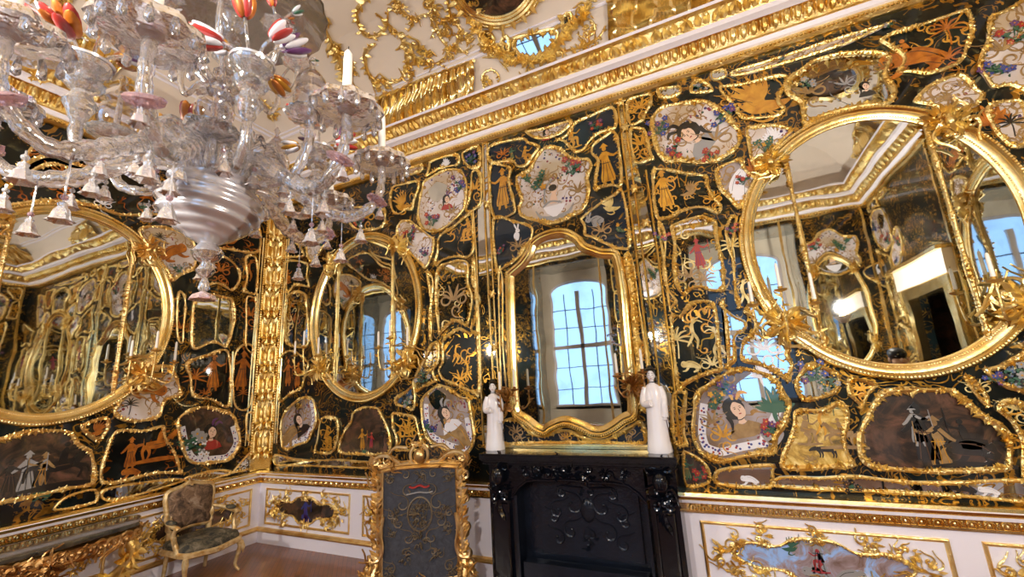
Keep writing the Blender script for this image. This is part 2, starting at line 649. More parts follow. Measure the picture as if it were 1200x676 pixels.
# cornice relief: rope bead, egg and dart, leaf band, on all four walls (fine on the two the photograph shows)
def cornice_relief(w, u0, u1, par, step):
    m = M()
    L = u1 - u0
    n = int(L / (.03 * step))
    for i in range(n):                      # rope bead
        u = u0 + L * (i + .5) / n
        m.ell(w.p(u, 4.20, .062), (.014 * step,) * 3, 6, 3)
    struct(m.build('rope_bead', GOLDS, par))
    m = M()
    n = int(L / (.075 * step))
    for i in range(n):                      # egg and dart
        u = u0 + L * (i + .5) / n
        b = w.p(u, 4.275, .12); t = w.p(u, 4.385, .18)
        m.ell((b + t) / 2, (.024 * step, .02, .055), 6, 4, ax=t - b)
        m.leaf(w.p(u + .037 * step, 4.38, .165), (b - t) / np.linalg.norm(b - t), w.N, .1, .022 * step)
    struct(m.build('egg_and_dart', GOLD, par))
    m = M()
    n = int(L / (.06 * step))
    for i in range(n):                      # acanthus band
        u = u0 + L * (i + .5) / n
        d = w.p(u, 4.53, .31) - w.p(u, 4.45, .235)
        d = d / np.linalg.norm(d) + w.U * rnd.uniform(-.6, .6)
        m.leaf(w.p(u, 4.45, .24), d, w.N - np.array([0, 0, .6]), .1, .05 * step, .4)
        if i % 5 == 0:
            m.ell(w.p(u, 4.49, .30), (.022, .022, .022), 6, 4)
    struct(m.build('leaf_band', GOLD, par))


cornice_relief(WB, XL + .06, XR - .06, cor[0], 1)
cornice_relief(WL, -.9, YB - .06, cor[1], 1)
cornice_relief(WR, -YB + .06, -YF - .06, cor[2], 1.6)
cornice_relief(WF, -XR + .06, -XL - .06, cor[3], 1.6)

# dado: white panelling, gilt rail, base moulding
rings('baseboard_%s', [(.05, 0, 0), (.05, .115, 1), (.062, .12, 1), (.07, .135, 1), (.06, .155, 1), (.035, .165, 0), (.03, .655, 0)], [WHITEP, GOLDW])
RAIL = [(.03, .64, 1), (.05, .645, 1), (.05, .66, 1), (.045, .662, 1), (.05, .705, 1), (.06, .71, 0), (.075, .715, 0), (.08, .735, 1), (.09, .745, 1), (.095, .76, 0), (.085, .765, 1), (.08, .785, 1), (.04, .79, 1), (0, .79, 1)]
rl = rings('trim_dado_%s', RAIL, [WHITEP, GOLDS])


def tongues(w, u0, u1, par):
    m = M()
    n = int((u1 - u0) / .076)
    for i in range(n):
        u = u0 + (u1 - u0) * (i + .5) / n
        P = [w.p(u - .022, .664, .05)] + [w.p(u + .022 * math.cos(t), .682 + .022 * math.sin(t), .054) for t in np.linspace(PI, 0, 6)] + [w.p(u + .022, .664, .05)]
        m.tube(P, .0055, 4, cap=False)
        m.ell(w.p(u, .678, .05), (.008, .008, .014), 5, 3)
        m.ell(w.p(u + .038, .69, .052), .008, 5, 3); m.ell(w.p(u + .038, .674, .052), .006, 5, 3)
    struct(m.build('tongue_band', GOLDS, par))


tongues(WB, XL + .08, -1.92, rl[0]); tongues(WB, -.33, XR - .08, rl[0]); tongues(WL, 0.2, YB - .08, rl[1])

# door frame of the right-hand wall
m = M()
for u0, u1, v0, v1 in ((-DY1 - .14, -DY1, 0, DZ + .14), (-DY0, -DY0 + .14, 0, DZ + .14), (-DY1, -DY0, DZ, DZ + .14)):
    m.wbox(WR, u0, u1, v0, v1, .0, .1)
m.wbox(WR, -DY1 - .2, -DY0 + .2, DZ + .14, DZ + .42, .02, .12, 1); m.wbox(WR, -DY1 - .24, -DY0 + .24, DZ + .42, DZ + .47, .02, .18)
struct(m.build('door_1', [GOLDS, PLASTER], smooth=False))
m = M(); m.box((XR + .1, DY0 - .6, 0), (XR + 1.6, DY0 - .5, 2.7)); m.box((XR + 1.6, DY0 - .6, 0), (XR + 1.7, DY1 + .6, 2.7)); m.box((XR + .1, DY1 + .5, 0), (XR + 1.6, DY1 + .6, 2.7))
m.box((XR + .1, DY0 - .6, 2.7), (XR + 1.7, DY1 + .6, 2.8)); m.box((XR + .1, DY0 - .6, -.1), (XR + 1.7, DY1 + .6, 0))
struct(m.build('wall_beyond_door', SCENEM, smooth=False))

# ------------------------------------------------------------------ light
w = bpy.data.worlds.new('sky'); SC.world = w
w.use_nodes = True
bg = w.node_tree.nodes['Background']
bg.inputs['Color'].default_value = (.38, .62, 1.0, 1)
bg.inputs['Strength'].default_value = 1.9
SC.view_settings.view_transform = 'Standard'; SC.view_settings.look = 'None'
SC.view_settings.gamma = 1.0; SC.view_settings.use_curve_mapping = False
SC.view_settings.exposure = 0.5
cy = SC.cycles
cy.max_bounces = 14; cy.diffuse_bounces = 4; cy.glossy_bounces = 8; cy.transmission_bounces = 10; cy.transparent_max_bounces = 16
cy.sample_clamp_indirect = 4.0; cy.blur_glossy = .5; cy.caustics_refractive = False; cy.caustics_reflective = True
cy.use_denoising = True


def uplighter(x, y, h, watts, label):
    t = thing('floor_lamp', label, 'lamp', (x, y, 0))
    m = M(); m.lathe([(.16, .001), (.16, .02), (.03, .035), (.014, .06), (.014, h - .12), (.03, h - .1)], (x, y, 0), 12); m.build('pole', LEAD, t)
    m = M(); m.lathe([(.03, h - .1), (.09, h - .03), (.11, h), (.105, h), (.085, h - .025), (.02, h - .09)], (x, y, 0), 14); m.build('lamp_shade', PLASTER, t)
    m = M(); m.ell((x, y, h), .04, 10, 8); m.build('bulb', BULB, t)
    L = bpy.data.lights.new('uplighter_light', 'POINT'); L.energy = watts; L.color = (1.0, .91, .8); L.shadow_soft_size = .06
    o = bpy.data.objects.new('uplighter_light', L); COL.objects.link(o); o.location = (x, y, h + .12); o.visible_glossy = True
    return t


uplighter(1.6, .5, 2.25, 150, 'floor standing uplighter lamp beside the doorway, seen in the wall mirrors')
uplighter(-4.3, -.8, 2.25, 150, 'floor standing uplighter lamp in the window corner, seen in the wall mirrors')
uplighter(-.95, -.75, 2.25, 150, 'floor standing uplighter lamp between the two windows, seen in the wall mirrors')
# ------------------------------------------------------------------ ornament helpers
def smooth_noise(n, amp, every=3):
    k = max(3, n // every)
    a = [rnd.uniform(-1, 1) for _ in range(k)]
    out = []
    for i in range(n):
        t = i * k / n
        j = int(t); f = t - j
        f = f * f * (3 - 2 * f)
        out.append(amp * (a[j % k] * (1 - f) + a[(j + 1) % k] * f))
    return out


def rocaille(m, w, poly, r, d=.012, closed=True, leaves=1.0, side=0):
    """lumpy carved and gilt band along a line on the wall (wall coordinates)"""
    k = len(poly)
    n1 = smooth_noise(k, .38, 3)
    P = [w.p(q[0], q[1], d) for q in poly]
    m.tube(P, [r * (1 + x) for x in n1], 6, closed=closed, sq=1.1, up=w.N)
    for i in range(0, k):
        if rnd.random() > leaves: continue
        t = P[(i + 1) % k] - P[i - 1] if closed or 0 < i < k - 1 else P[min(i + 1, k - 1)] - P[max(i - 1, 0)]
        t = t / (np.linalg.norm(t) + 1e-9)
        out = np.cross(w.N, t)
        q = r * (1 + n1[i])
        for sg, l0, l1 in ((1, 1.3, 2.3), (-1, .9, 1.5)):
            dr = out * sg * rnd.uniform(.6, 1.0) + t * rnd.uniform(-.8, .8)
            m.leaf(P[i] + w.N * q * rnd.uniform(.3, .9), dr / np.linalg.norm(dr), w.N, q * rnd.uniform(l0, l1), q * rnd.uniform(.8, 1.3), rnd.uniform(.3, .7))
        if i % 4 == 0: m.ell(P[i] + w.N * q * .8, q * rnd.uniform(.45, .75), 5, 3)


def spiral(c, R, turns, a0, sgn=1, tail=1.5, n=22):
    """2d C-scroll: curls inwards from a tail"""
    out = []
    t0 = np.array([math.cos(a0), math.sin(a0)])
    for i in range(n):
        f = i / (n - 1)
        a = a0 + sgn * turns * 2 * PI * f
        rr = R * (1 - .8 * f)
        out.append(np.array([c[0] + rr * math.cos(a), c[1] + rr * math.sin(a)]))
    tg = np.array([-math.sin(a0), math.cos(a0)]) * sgn
    pre = [out[0] - tg * R * tail * q + t0 * R * .35 * q * q * tail for q in (1, .66, .33)]
    return pre + out


def cscroll(m, pf, c, R, a0, sgn=1, r=.012, turns=.9, tail=1.4, n=5):
    """gilt C-scroll as a tapering tube; pf maps 2d to 3d"""
    P = spiral(c, R, turns, a0, sgn, tail)
    k = len(P)
    m.tube([pf(*q) for q in P], [r * (.35 + .65 * math.sin(PI * min(1, (i + 2) / (k * .6)) * .5) - .45 * r / r * max(0, (i / k - .6))) for i in range(k)], n)
    m.ell(pf(*P[-1]), r * 1.25, 6, 4)


def cluster(m, pf, nrm, c, Rr, n=5, r=.012, leaf=14):
    """bunch of scrolls and acanthus leaves round a point"""
    for i in range(n):
        a = rnd.uniform(0, 2 * PI)
        q = (c[0] + math.cos(a) * Rr * .55, c[1] + math.sin(a) * Rr * .55)
        cscroll(m, pf, q, Rr * rnd.uniform(.25, .45), a, rnd.choice((-1, 1)), r * rnd.uniform(.7, 1.1))
    p0 = np.asarray(pf(*c))
    for i in range(leaf):
        a = rnd.uniform(0, 2 * PI)
        rad = Rr * rnd.uniform(.0, .6)
        b = np.asarray(pf(c[0] + math.cos(a) * rad, c[1] + math.sin(a) * rad))
        e = np.asarray(pf(c[0] + math.cos(a) * (rad + .02) + .004, c[1] + math.sin(a) * (rad + .02)))
        d = e - b
        m.leaf(b + nrm * r * .6, d / (np.linalg.norm(d) + 1e-9), nrm, Rr * rnd.uniform(.3, .55), Rr * rnd.uniform(.15, .25), .5)


# ------------------------------------------------------------------ painted figures (flat paint on the glass)
class Fig:
    def __init__(s, w, x, y, h, flip=False, rot=0.0, d=.009):
        s.w = w
        s.c = np.array(w.px(x, y))
        a, b = np.array(w.px(x, y - h / 2)), np.array(w.px(x, y + h / 2))
        s.h = np.linalg.norm(a - b)
        s.fl = -1 if flip else 1
        s.cs, s.sn = math.cos(rot), math.sin(rot)
        s.d = d
        s.m = M(); s.mats = []

    def t(s, q):
        x, y = q[0] * s.fl, q[1] - .5
        return s.c + s.h * np.array([x * s.cs - y * s.sn, x * s.sn + y * s.cs])

    def mi(s, mt):
        if mt not in s.mats: s.mats.append(mt)
        return s.mats.index(mt)

    def poly(s, P, mt):
        s.d += .00035
        s.m.prism(s.w, [tuple(s.t(q)) for q in P], s.d - .003, s.d, s.mi(mt))
        return s

    def st(s, mt, *Q):
        """stroke: points (x, y, width)"""
        P = spline([q for q in Q], False, .06) if len(Q) > 2 else [np.array(q, float) for q in Q]
        L, Rt = [], []
        for i, q in enumerate(P):
            a, b = P[max(i - 1, 0)], P[min(i + 1, len(P) - 1)]
            t = (b - a)[:2]; t = t / (np.linalg.norm(t) + 1e-9)
            nn = np.array([-t[1], t[0]]) * max(q[2], .012) / 2
            L.append(q[:2] + nn); Rt.append(q[:2] - nn)
        return s.poly(L + Rt[::-1], mt)

    def el(s, mt, x, y, rx, ry=None, n=12, rot=0):
        ry = ry or rx
        return s.poly([(x + rx * math.cos(t) * math.cos(rot) - ry * math.sin(t) * math.sin(rot), y + rx * math.cos(t) * math.sin(rot) + ry * math.sin(t) * math.cos(rot)) for t in np.linspace(0, 2 * PI, n + 1)[:-1]], mt)

    def done(s, name, parent):
        return s.m.build(name, s.mats, parent, smooth=False)


def f_dancer(f, c, dk):
    f.st(c, (0, .86, .07), (-.04, .7, .12), (-.02, .55, .1), (.0, .45, .13))
    f.st(c, (.02, .46, .1), (.1, .27, .08), (.04, .02, .04)).st(c, (-.02, .46, .1), (-.12, .28, .08), (-.24, .1, .04))
    f.st(c, (.0, .82, .05), (.15, .92, .045), (.3, .84, .03)).st(c, (-.03, .8, .05), (.08, .98, .045), (.24, 1.02, .03))
    f.el(c, .03, .93, .055, .065)
    f.st(dk, (-.05, .55, .012), (-.02, .48, .012)).st(dk, (0, .45, .012), (-.02, .36, .012))


def f_robe(f, c, dk):
    f.st(c, (0, .84, .12), (0, .65, .17), (.02, .45, .22), (.03, .2, .32), (.03, .1, .3))
    f.st(c, (-.04, .12, .06), (-.06, 0, .05)).st(c, (.1, .12, .06), (.12, 0, .05))
    f.st(c, (-.05, .79, .07), (-.18, .62, .07), (-.26, .56, .04)).st(c, (.05, .79, .07), (.2, .7, .06), (.34, .78, .04))
    f.el(c, 0, .91, .05, .06).poly([(-.1, .95), (0, 1.06), (.1, .95)], c)
    for x in (-.06, .02, .1): f.st(dk, (x * .5, .6, .01), (x, .35, .012), (x * 1.5, .12, .01))
    f.st(dk, (-.1, .55, .014), (.12, .55, .014))
    f.st(c, (.34, .95, .015), (.36, .5, .015))


def f_sit(f, c, dk):
    f.st(c, (0, .8, .13), (-.05, .6, .2), (-.08, .42, .25)).st(c, (-.05, .42, .18), (.2, .45, .14), (.22, .12, .08), (.3, .03, .05))
    f.st(c, (-.08, .4, .15), (.05, .25, .13), (-.02, .03, .08)).st(c, (.03, .75, .07), (.2, .68, .06), (.38, .82, .04))
    f.el(c, .02, .9, .08, .09).st(dk, (-.1, .55, .014), (.1, .48, .014))
    f.st(c, (-.35, .02, .06), (0, .0, .08), (.4, .03, .05))


def f_bird(f, c, dk):
    f.st(c, (-.55, .25, .03), (-.3, .2, .2), (.05, .25, .3), (.25, .35, .18), (.38, .42, .03))
    for i in range(6):
        a = 2.2 - i * .28
        f.st(c, (.05, .3, .1), (.05 + .3 * math.cos(a), .3 + .35 * math.sin(a), .13), (.05 + .6 * math.cos(a - .25), .3 + .72 * math.sin(a - .2), .03))
        f.st(dk, (.05 + .1 * math.cos(a), .3 + .1 * math.sin(a), .012), (.05 + .55 * math.cos(a - .22), .3 + .62 * math.sin(a - .2), .012))
    f.st(c, (-.1, .15, .05), (-.2, -.05, .08), (0, -.1, .05), (.2, .02, .03))
    f.el(dk, .3, .4, .02)


def f_horse(f, c, dk):
    f.st(c, (-.42, .5, .2), (-.1, .5, .26), (.22, .56, .22)).st(c, (.2, .58, .22), (.38, .82, .14), (.42, .9, .12)).st(c, (.4, .9, .13), (.56, .76, .07))
    f.st(c, (-.42, .5, .16), (-.5, .3, .08), (-.42, .02, .05)).st(c, (-.36, .45, .14), (-.3, .25, .07), (-.36, .05, .05))
    f.st(c, (.2, .5, .12), (.36, .35, .06), (.3, .15, .05)).st(c, (.18, .5, .12), (.46, .42, .06), (.52, .25, .04))
    f.st(c, (-.5, .55, .08), (-.68, .5, .1), (-.72, .2, .03))
    f.st(c, (-.05, .62, .16), (-.02, .85, .14), (0, .95, .05)).el(c, 0, 1.02, .06).st(c, (0, .85, .06), (.22, .9, .05)).st(dk, (-.2, .5, .02), (.1, .52, .02))
    f.st(c, (-.8, .0, .08), (0, .03, .14), (.7, -.02, .06))


def f_dog(f, c, dk):
    f.st(c, (-.55, .5, .3), (0, .5, .36), (.4, .5, .34)).st(c, (-.55, .55, .28), (-.8, .5, .2), (-1.0, .38, .08)).st(c, (.5, .55, .1), (.85, .75, .05))
    for x in (-.45, -.3, .3, .45): f.st(c, (x, .4, .16), (x + .06, .15, .08), (x, -.05, .06))


def f_rabbit(f, c, dk):
    f.st(c, (-.5, .3, .2), (-.1, .4, .62), (.25, .35, .5)).el(c, .45, .52, .2, .17).st(c, (.42, .6, .1), (.3, .9, .12), (.25, 1.1, .05)).st(c, (.5, .62, .1), (.52, .95, .12), (.56, 1.1, .05))
    f.st(c, (-.3, .1, .12), (0, .05, .1), (.2, .08, .06)).el(dk, .5, .55, .03).st(dk, (-.1, .6, .02), (.2, .5, .02), (.15, .2, .02)).st(dk, (-.35, .5, .02), (-.1, .35, .02), (-.2, .15, .02))


def f_hare(f, c, dk):
    f.st(c, (0, .0, .2), (-.03, .3, .4), (.03, .5, .28)).el(c, .06, .62, .15, .13).st(c, (.02, .7, .08), (-.12, 1.0, .1), (-.16, 1.15, .03)).st(c, (.08, .72, .08), (.12, 1.0, .1), (.18, 1.15, .03)).el(dk, .1, .65, .03)


def f_palm(f, c, dk):
    f.st(c, (0, 0, .04), (.03, .4, .035), (0, .6, .03))
    for a in (-.2, .25, .75, 1.3, 1.85, 2.4, 2.9, 3.35):
        f.st(c, (0, .55, .03), (.2 * math.cos(a), .55 + .28 * math.sin(a), .06), (.42 * math.cos(a), .5 + .42 * math.sin(a), .015))


def f_scroll(f, c, dk):
    for sx in (-1, 1):
        P = spiral((sx * .3, .55), .25, 1.1, PI / 2 if sx > 0 else PI / 2, sx, 1.2)
        f.st(c, *[(q[0], q[1], .02 + .035 * math.sin(PI * i / len(P))) for i, q in enumerate(P)])
    P = spiral((.1, .2), .2, 1.0, -PI / 2, -1, 1.3)
    f.st(c, *[(q[0], q[1], .02 + .035 * math.sin(PI * i / len(P))) for i, q in enumerate(P)])
    for a in (.5, 1.2, 1.9, 2.6): f.st(c, (0, .5, .05), (.3 * math.cos(a), .5 + .3 * math.sin(a), .08), (.48 * math.cos(a), .5 + .5 * math.sin(a), .01))


def f_bust(f, c, dk):
    f.el(PBLACK, -.05, .68, .26, .28).el(PSKIN, .03, .62, .15, .21, 14, .25)
    f.st(PSKIN, (.02, .5, .13), (.0, .36, .15), (.0, .28, .26))
    f.poly([(-.42, .0), (-.32, .24), (-.12, .33), (.0, .26), (.14, .33), (.34, .2), (.45, .0), (.1, -.06)], c)
    f.st(PBLACK, (-.2, .72, .12), (0, .9, .12), (.18, .76, .09)).st(PBLACK, (-.26, .55, .12), (-.24, .35, .08), (-.3, .2, .03))
    f.st(dk, (.1, .86, .05), (.26, 1.0, .1), (.4, .92, .03)).st(dk, (.02, .88, .05), (.05, 1.08, .1), (.2, 1.14, .03))
    for x in (-.03, .1): f.el(PBROWN, x, .66, .022, .012).st(PBROWN, (x - .03, .695, .012), (x + .03, .7, .012))
    f.st(PBROWN, (.045, .65, .012), (.06, .58, .014)).el(PRED, .04, .525, .035, .014).st(PBLACK, (-.08, .4, .02), (.0, .385, .02), (.08, .41, .02))


def f_flowers(f, c, dk):
    for i in range(7):
        x, y = rnd.uniform(-.5, .5), rnd.uniform(.05, .95)
        f.st(PGREEN, (0, .1, .03), (x * .5, y * .6, .03), (x, y, .02))
        for k in range(2): f.st(PGREEN, (x * .6, y * .6, .03), (x * .6 + rnd.uniform(-.2, .2), y * .6 + rnd.uniform(-.1, .2), .09), (x * .6 + rnd.uniform(-.3, .3), y * .6 + .1, .01))
        q = rnd.choice((c, dk, c))
        for k in range(5):
            a = k * 2 * PI / 5 + x
            f.el(q, x + .09 * math.cos(a), y + .09 * math.sin(a), .075, .055, 8, a)
        f.el(PGOLD, x, y, .035)


def f_wing(f, c, dk):
    for i in range(5):
        a = .3 + i * .35
        f.st(c, (0, .2, .1), (.35 * math.cos(a), .2 + .4 * math.sin(a), .2), (.6 * math.cos(a + .1), .2 + .75 * math.sin(a), .03))
        f.st(c, (0, .2, .1), (-.3 * math.cos(a), .2 + .3 * math.sin(a), .14), (-.5 * math.cos(a), .2 + .5 * math.sin(a), .03))
        f.st(dk, (0, .25, .012), (.5 * math.cos(a + .1), .2 + .62 * math.sin(a), .014))
    f.st(c, (0, .5, .08), (0, .1, .12), (.05, -.2, .03))


def f_beast(f, c, dk):
    f.st(c, (-.6, .55, .35), (-.2, .6, .5), (.2, .5, .4), (.55, .3, .2)).el(c, -.6, .6, .22, .25).st(c, (.2, .4, .3), (.3, .15, .2), (.0, .02, .1)).st(c, (-.3, .4, .2), (-.5, .15, .14), (-.75, .1, .06))
    f.st(dk, (-.7, .4, .02), (-.4, .35, .02), (.1, .3, .02), (.4, .15, .02)).st(dk, (-.3, .75, .02), (.1, .65, .02), (.4, .42, .02)).el(dk, -.7, .62, .03)


def f_vase(f, c, dk):
    f.st(c, (-.5, .25, .03), (-.35, .05, .08), (0, -.02, .1), (.35, .05, .08), (.5, .25, .03)).poly([(-.3, .3), (.3, .3), (.2, .12), (.05, .0), (-.05, .0), (-.2, .12)], PWHITE)
    f.st(PSKIN, (0, .35, .2), (0, .5, .18), (.02, .62, .1)).el(PSKIN, .03, .7, .09, .11).el(PBLACK, 0, .77, .11, .09).st(c, (-.25, .4, .05), (-.2, .8, .05), (0, 1.0, .06)).st(c, (-.3, .3, .04), (-.1, .42, .05), (.2, .34, .04))


def f_patch(f, c, dk):
    f.poly([(.5 * math.cos(t) * (1 + .12 * math.sin(3 * t)), .5 + .45 * math.sin(t) * (1 + .1 * math.cos(4 * t))) for t in np.linspace(0, 2 * PI, 29)[:-1]], MIRR)


FIG = dict(patch=f_patch, dancer=f_dancer, robe=f_robe, sit=f_sit, bird=f_bird, horse=f_horse, dog=f_dog, rabbit=f_rabbit, hare=f_hare, palm=f_palm, scroll=f_scroll,
           bust=f_bust, flowers=f_flowers, wing=f_wing, beast=f_beast, vase=f_vase)
FNAME = dict(patch='mirror_inlay', dancer='painted_dancer', robe='painted_robed_figure', sit='painted_seated_figure', bird='painted_bird', horse='painted_rider', dog='painted_dog', rabbit='painted_rabbit',
             hare='painted_hare', palm='painted_palm', scroll='painted_scrollwork', bust='painted_portrait', flowers='painted_flowers', wing='painted_butterfly', beast='painted_beast', vase='painted_vase_figure')
FCOL = dict(g=(PGOLD, PBROWN), o=(PORNG, PBROWN), p=(PPALE, PBROWN), w=(PWHITE, PGREY), k=(PBLACK, PBROWN), b=(PBLUE, PPUR), r=(PRED, PPUR), y=(PGREY, PBLACK), t=(PTAN, PGOLD), n=(PGREEN, PGOLD))
KIND = dict(d=DARK, b=DARKB, o=DARKO, w=WHITE, q=GREYG, m=MIRR, p=MIRP, s=SCENEM, h=HUNT)
KNAME = dict(d='painted_glass', b='painted_glass', o='painted_glass', w='painted_glass', q='painted_glass', m='mirror_glass', p='mirror_glass', s='painted_glass', h='painted_glass')
PANELS = {}


def pts(w, s):
    return [w.px(*map(float, q.split(','))) for q in s.split()]


def panel(key, w, kind, out, label, figs='', ring=None, fr=.0165, scr=0, fmat=None, lv=.9):
    """one framed field of the wall: glass, its carved gilt frame, what is painted on it"""
    P = spline(pts(w, out), True, .022)
    if area(P) < 0: P = P[::-1]
    cu, cv = sum(q[0] for q in P) / len(P), min(q[1] for q in P)
    nm = 'mirror_panel' if kind in 'mp' else 'painted_glass_panel'
    t = thing(nm, label, 'mirror' if kind in 'mp' else 'panel', w.p(cu, cv, 0))
    m = M(); m.prism(w, [tuple(q) for q in inset(P, .010)], .001, .006); m.build(KNAME[kind], KIND[kind], t, smooth=False)
    if fr:
        m = M(); rocaille(m, w, inset(P, .021), fr * .9, .011, True, lv, 1); m.build('rocaille_frame', fmat or GOLD, t)
    if ring:                                    # painted porcelain-like border with flowers and marks
        Q = inset(P, .05 * ring)
        m = M()
        Q2 = inset(P, .05 * ring + .055)
        k = len(Q)
        i0, i1 = int(k * .02), int(k * .62)
        vs = [w.p(*q, .0075) for q in Q[i0:i1]] + [w.p(*q, .0075) for q in Q2[i0:i1]]
        n = i1 - i0
        m.add(vs, [[i, i + 1, n + i + 1, n + i] for i in range(n - 1)][::1], 0)
        for i in range(i0 + 2, i1 - 2, 3):
            c = (np.asarray(Q[i]) + Q2[i]) / 2
            for z in range(3):
                a = rnd.uniform(0, 6.28)
                q = c + .014 * np.array([math.cos(a), math.sin(a)])
                m.ell(w.p(*q, .008), np.abs(w.U) * .009 + np.array([0, 0, .009]) + np.abs(w.N) * .0012, 6, 3, rnd.choice((1, 1, 2, 3)))
        m.build('painted_border', [PWHITE, PBLUE, PPUR, PRED], t, smooth=False)
    if kind in 'wq' and not scr: scr = 9
    if scr:
        m = M()
        us = [q[0] for q in P]; vs_ = [q[1] for q in P]
        mt = dict(b=PTAN, o=PORNG, w=PTAN, q=PTAN, p=PPALE, m=PPALE).get(kind, PGOLD)
        f = None
        for i in range(scr * 3):
            c = (rnd.uniform(min(us), max(us)), rnd.uniform(min(vs_), max(vs_)))
            if not inside(c, P): continue
            Rr = rnd.uniform(.025, .06)
            S = [q for q in spiral(c, Rr, .8, rnd.uniform(0, 6.28), rnd.choice((-1, 1)), 1.2, 14) if inside(q, inset(P, .02))]
            if len(S) > 6: m.tube([w.p(*q, .0065) for q in S], [.005 * (.4 + math.sin(PI * j / len(S))) for j in range(len(S))], 4, sq=.3, up=w.N)
        if m.v: m.build('painted_scrolls', mt, t)
    for q in figs.split():
        a = q.split(',')
        f = Fig(w, float(a[2]), float(a[3]), float(a[4]), 'f' in a[5] if len(a) > 5 else False, float(a[6]) if len(a) > 6 else 0)
        FIG[a[0]](f, *FCOL[a[1]])
        f.done(FNAME[a[0]], t)
    PANELS[key] = t
    return t
# ------------------------------------------------------------------ fields of the back wall, left bay
B, Lw = WB, WL
panel('A1', B, 'w', '497,212 516,201 528,197 541,199 548,210 549,228 545,247 532,261 516,272 499,272 490,261 489,249 491,234 494,222', 'white flowered glass cartouche with a bright mirror glint, high beside the left mirrored pilaster', 'patch,w,513,225,24 flowers,r,508,258,18 flowers,b,540,215,18 scroll,t,530,250,24 bust,r,524,236,18')
panel('A2', B, 'w', '480,257 489,263 505,275 511,281 510,295 505,308 499,316 492,310 480,298 470,287 464,270 470,259', 'white flowered glass field hugging the small oval mirror at its upper right shoulder', 'flowers,r,482,275,18 flowers,b,498,295,14')
panel('A3', B, 'd', '514,277 532,264 545,253 555,248 557,270 557,294 548,304 535,303 520,307 513,313 509,308 512,295', 'black glass field with golden monkey near a ringed medallion, left of the chimney bay', 'sit,g,549,268,26,f', scr=3)
panel('A4', B, 'p', '512,317 527,306 549,306 551,331 556,348 553,371 548,384 534,378 522,388 515,394 512,378 510,350', 'tall shaped mirror panel between the small oval mirror and the left mirrored pilaster', 'scroll,t,532,352,40', scr=3)
panel('A5', B, 'd', '553,309 558,302 562,380 560,393 551,387 556,371 558,348 553,331', 'narrow black glass strip right of the tall shaped mirror panel')
panel('A6', B, 'd', '500,318 507,321 510,332 508,360 508,390 505,399 502,380 504,350', 'narrow black glass strip squeezed between small oval mirror and tall mirror panel')
panel('A7', B, 'd', '518,400 527,390 539,383 551,388 562,393 564,460 556,462 539,455 525,449 518,445 513,434 518,422', 'black glass field with gilt tumbling acrobats, left of the smaller porcelain figurine', 'dancer,g,535,415,22 dancer,g,548,435,26,f scroll,g,540,445,26', scr=5)
panel('A8', B, 'p', '505,403 516,401 516,424 510,436 514,447 500,454 488,461 483,450 488,436 497,420', 'shaped mirror field reflecting the window at the lower right of the small oval', 'flowers,y,497,440,20')
panel('A9', B, 'q', '494,467 504,456 515,449 530,454 541,463 551,466 554,479 557,496 559,512 555,526 546,535 532,533 515,526 502,517 496,503 493,484', 'white rimmed glass cartouche with a portrait of a lady, behind the fire screen crest', 'patch,w,513,468,24 beast,t,538,508,34,,-.4 bust,w,524,488,34,,.5 flowers,b,505,500,16', ring=1)
panel('A10', B, 'd', '460,483 473,483 488,487 492,499 496,514 502,525 495,529 473,530 464,529 464,514 460,501', 'black glass field with golden foliage between lady cartouche and crowded garden scene', 'scroll,g,478,508,32 sit,g,480,500,22', scr=6)
panel('A11', B, 'p', '463,466 475,457 486,450 489,468 486,482 475,479 464,475', 'small mirror field under the right flank of the small oval', 'flowers,y,477,468,16')
panel('A12', B, 's', '411,493 414,482 427,475 443,476 449,484 457,501 461,519 457,533 444,535 422,534 403,533 397,525 403,505', 'dark glass scene of figures in a garden, directly beneath the small oval mirror', 'robe,k,447,513,24 robe,g,425,515,24 robe,r,436,516,18,f beast,n,430,530,9')
panel('A13', B, 'd', '372,513 377,489 393,487 399,494 399,509 395,526 387,533 373,532 369,528', 'black glass field with golden seated group, left of the garden scene', 'sit,g,384,512,28 scroll,g,384,522,18', scr=5)
panel('A14', B, 'q', '329,506 331,488 341,474 355,464 367,465 372,478 373,494 368,508 362,519 350,523 339,528 331,524', 'white rimmed oval glass cartouche nearest the corner pilaster on the fireplace wall', 'patch,w,350,474,12 beast,t,344,506,28,,.8 bust,k,352,495,28,,.6', ring=.8)
panel('A15', B, 'o', '329,421 343,409 360,420 364,428 359,445 355,456 341,464 328,470', 'dark glass field with orange courtiers, right of the corner pilaster', 'robe,o,338,437,30 robe,o,350,440,28,f')
panel('A16', B, 'p', '336,349 348,340 360,344 362,361 364,382 363,404 352,409 337,403 333,378', 'shaped mirror panel between corner pilaster and small oval mirror', scr=4)
panel('A17', B, 'd', '334,307 361,307 362,323 364,337 348,336 337,343', 'black glass square with tiny orange figure, right of the upper corner pilaster', 'sit,o,338,324,16')
panel('A18', B, 'd', '335,268 345,276 359,299 342,303 335,300', 'black glass sliver at the top of the corner pilaster under the chandelier arm')
panel('A19', B, 'w', '362,272 384,264 393,275 382,289 372,303 365,309 359,295', 'white flowered glass field at the upper left shoulder of the small oval mirror', 'flowers,b,377,282,16')
panel('A20', B, 'd', '409,249 414,242 449,242 454,254 451,266 440,271 420,271 409,262', 'black glass field with golden flourish, crowning the small oval mirror', 'scroll,g,430,256,26 flowers,r,422,258,14')
panel('A21', B, 'd', '460,219 475,214 490,211 494,217 488,235 485,247 477,248 467,253 460,249 457,235', 'black glass field with golden dragon bird, left of the white flowered cartouche', 'bird,g,472,237,24,f', scr=4)
panel('A22', B, 'w', '471,200 496,192 494,203 472,208', 'pale glass strip tucked under the cornice above the golden dragon bird')
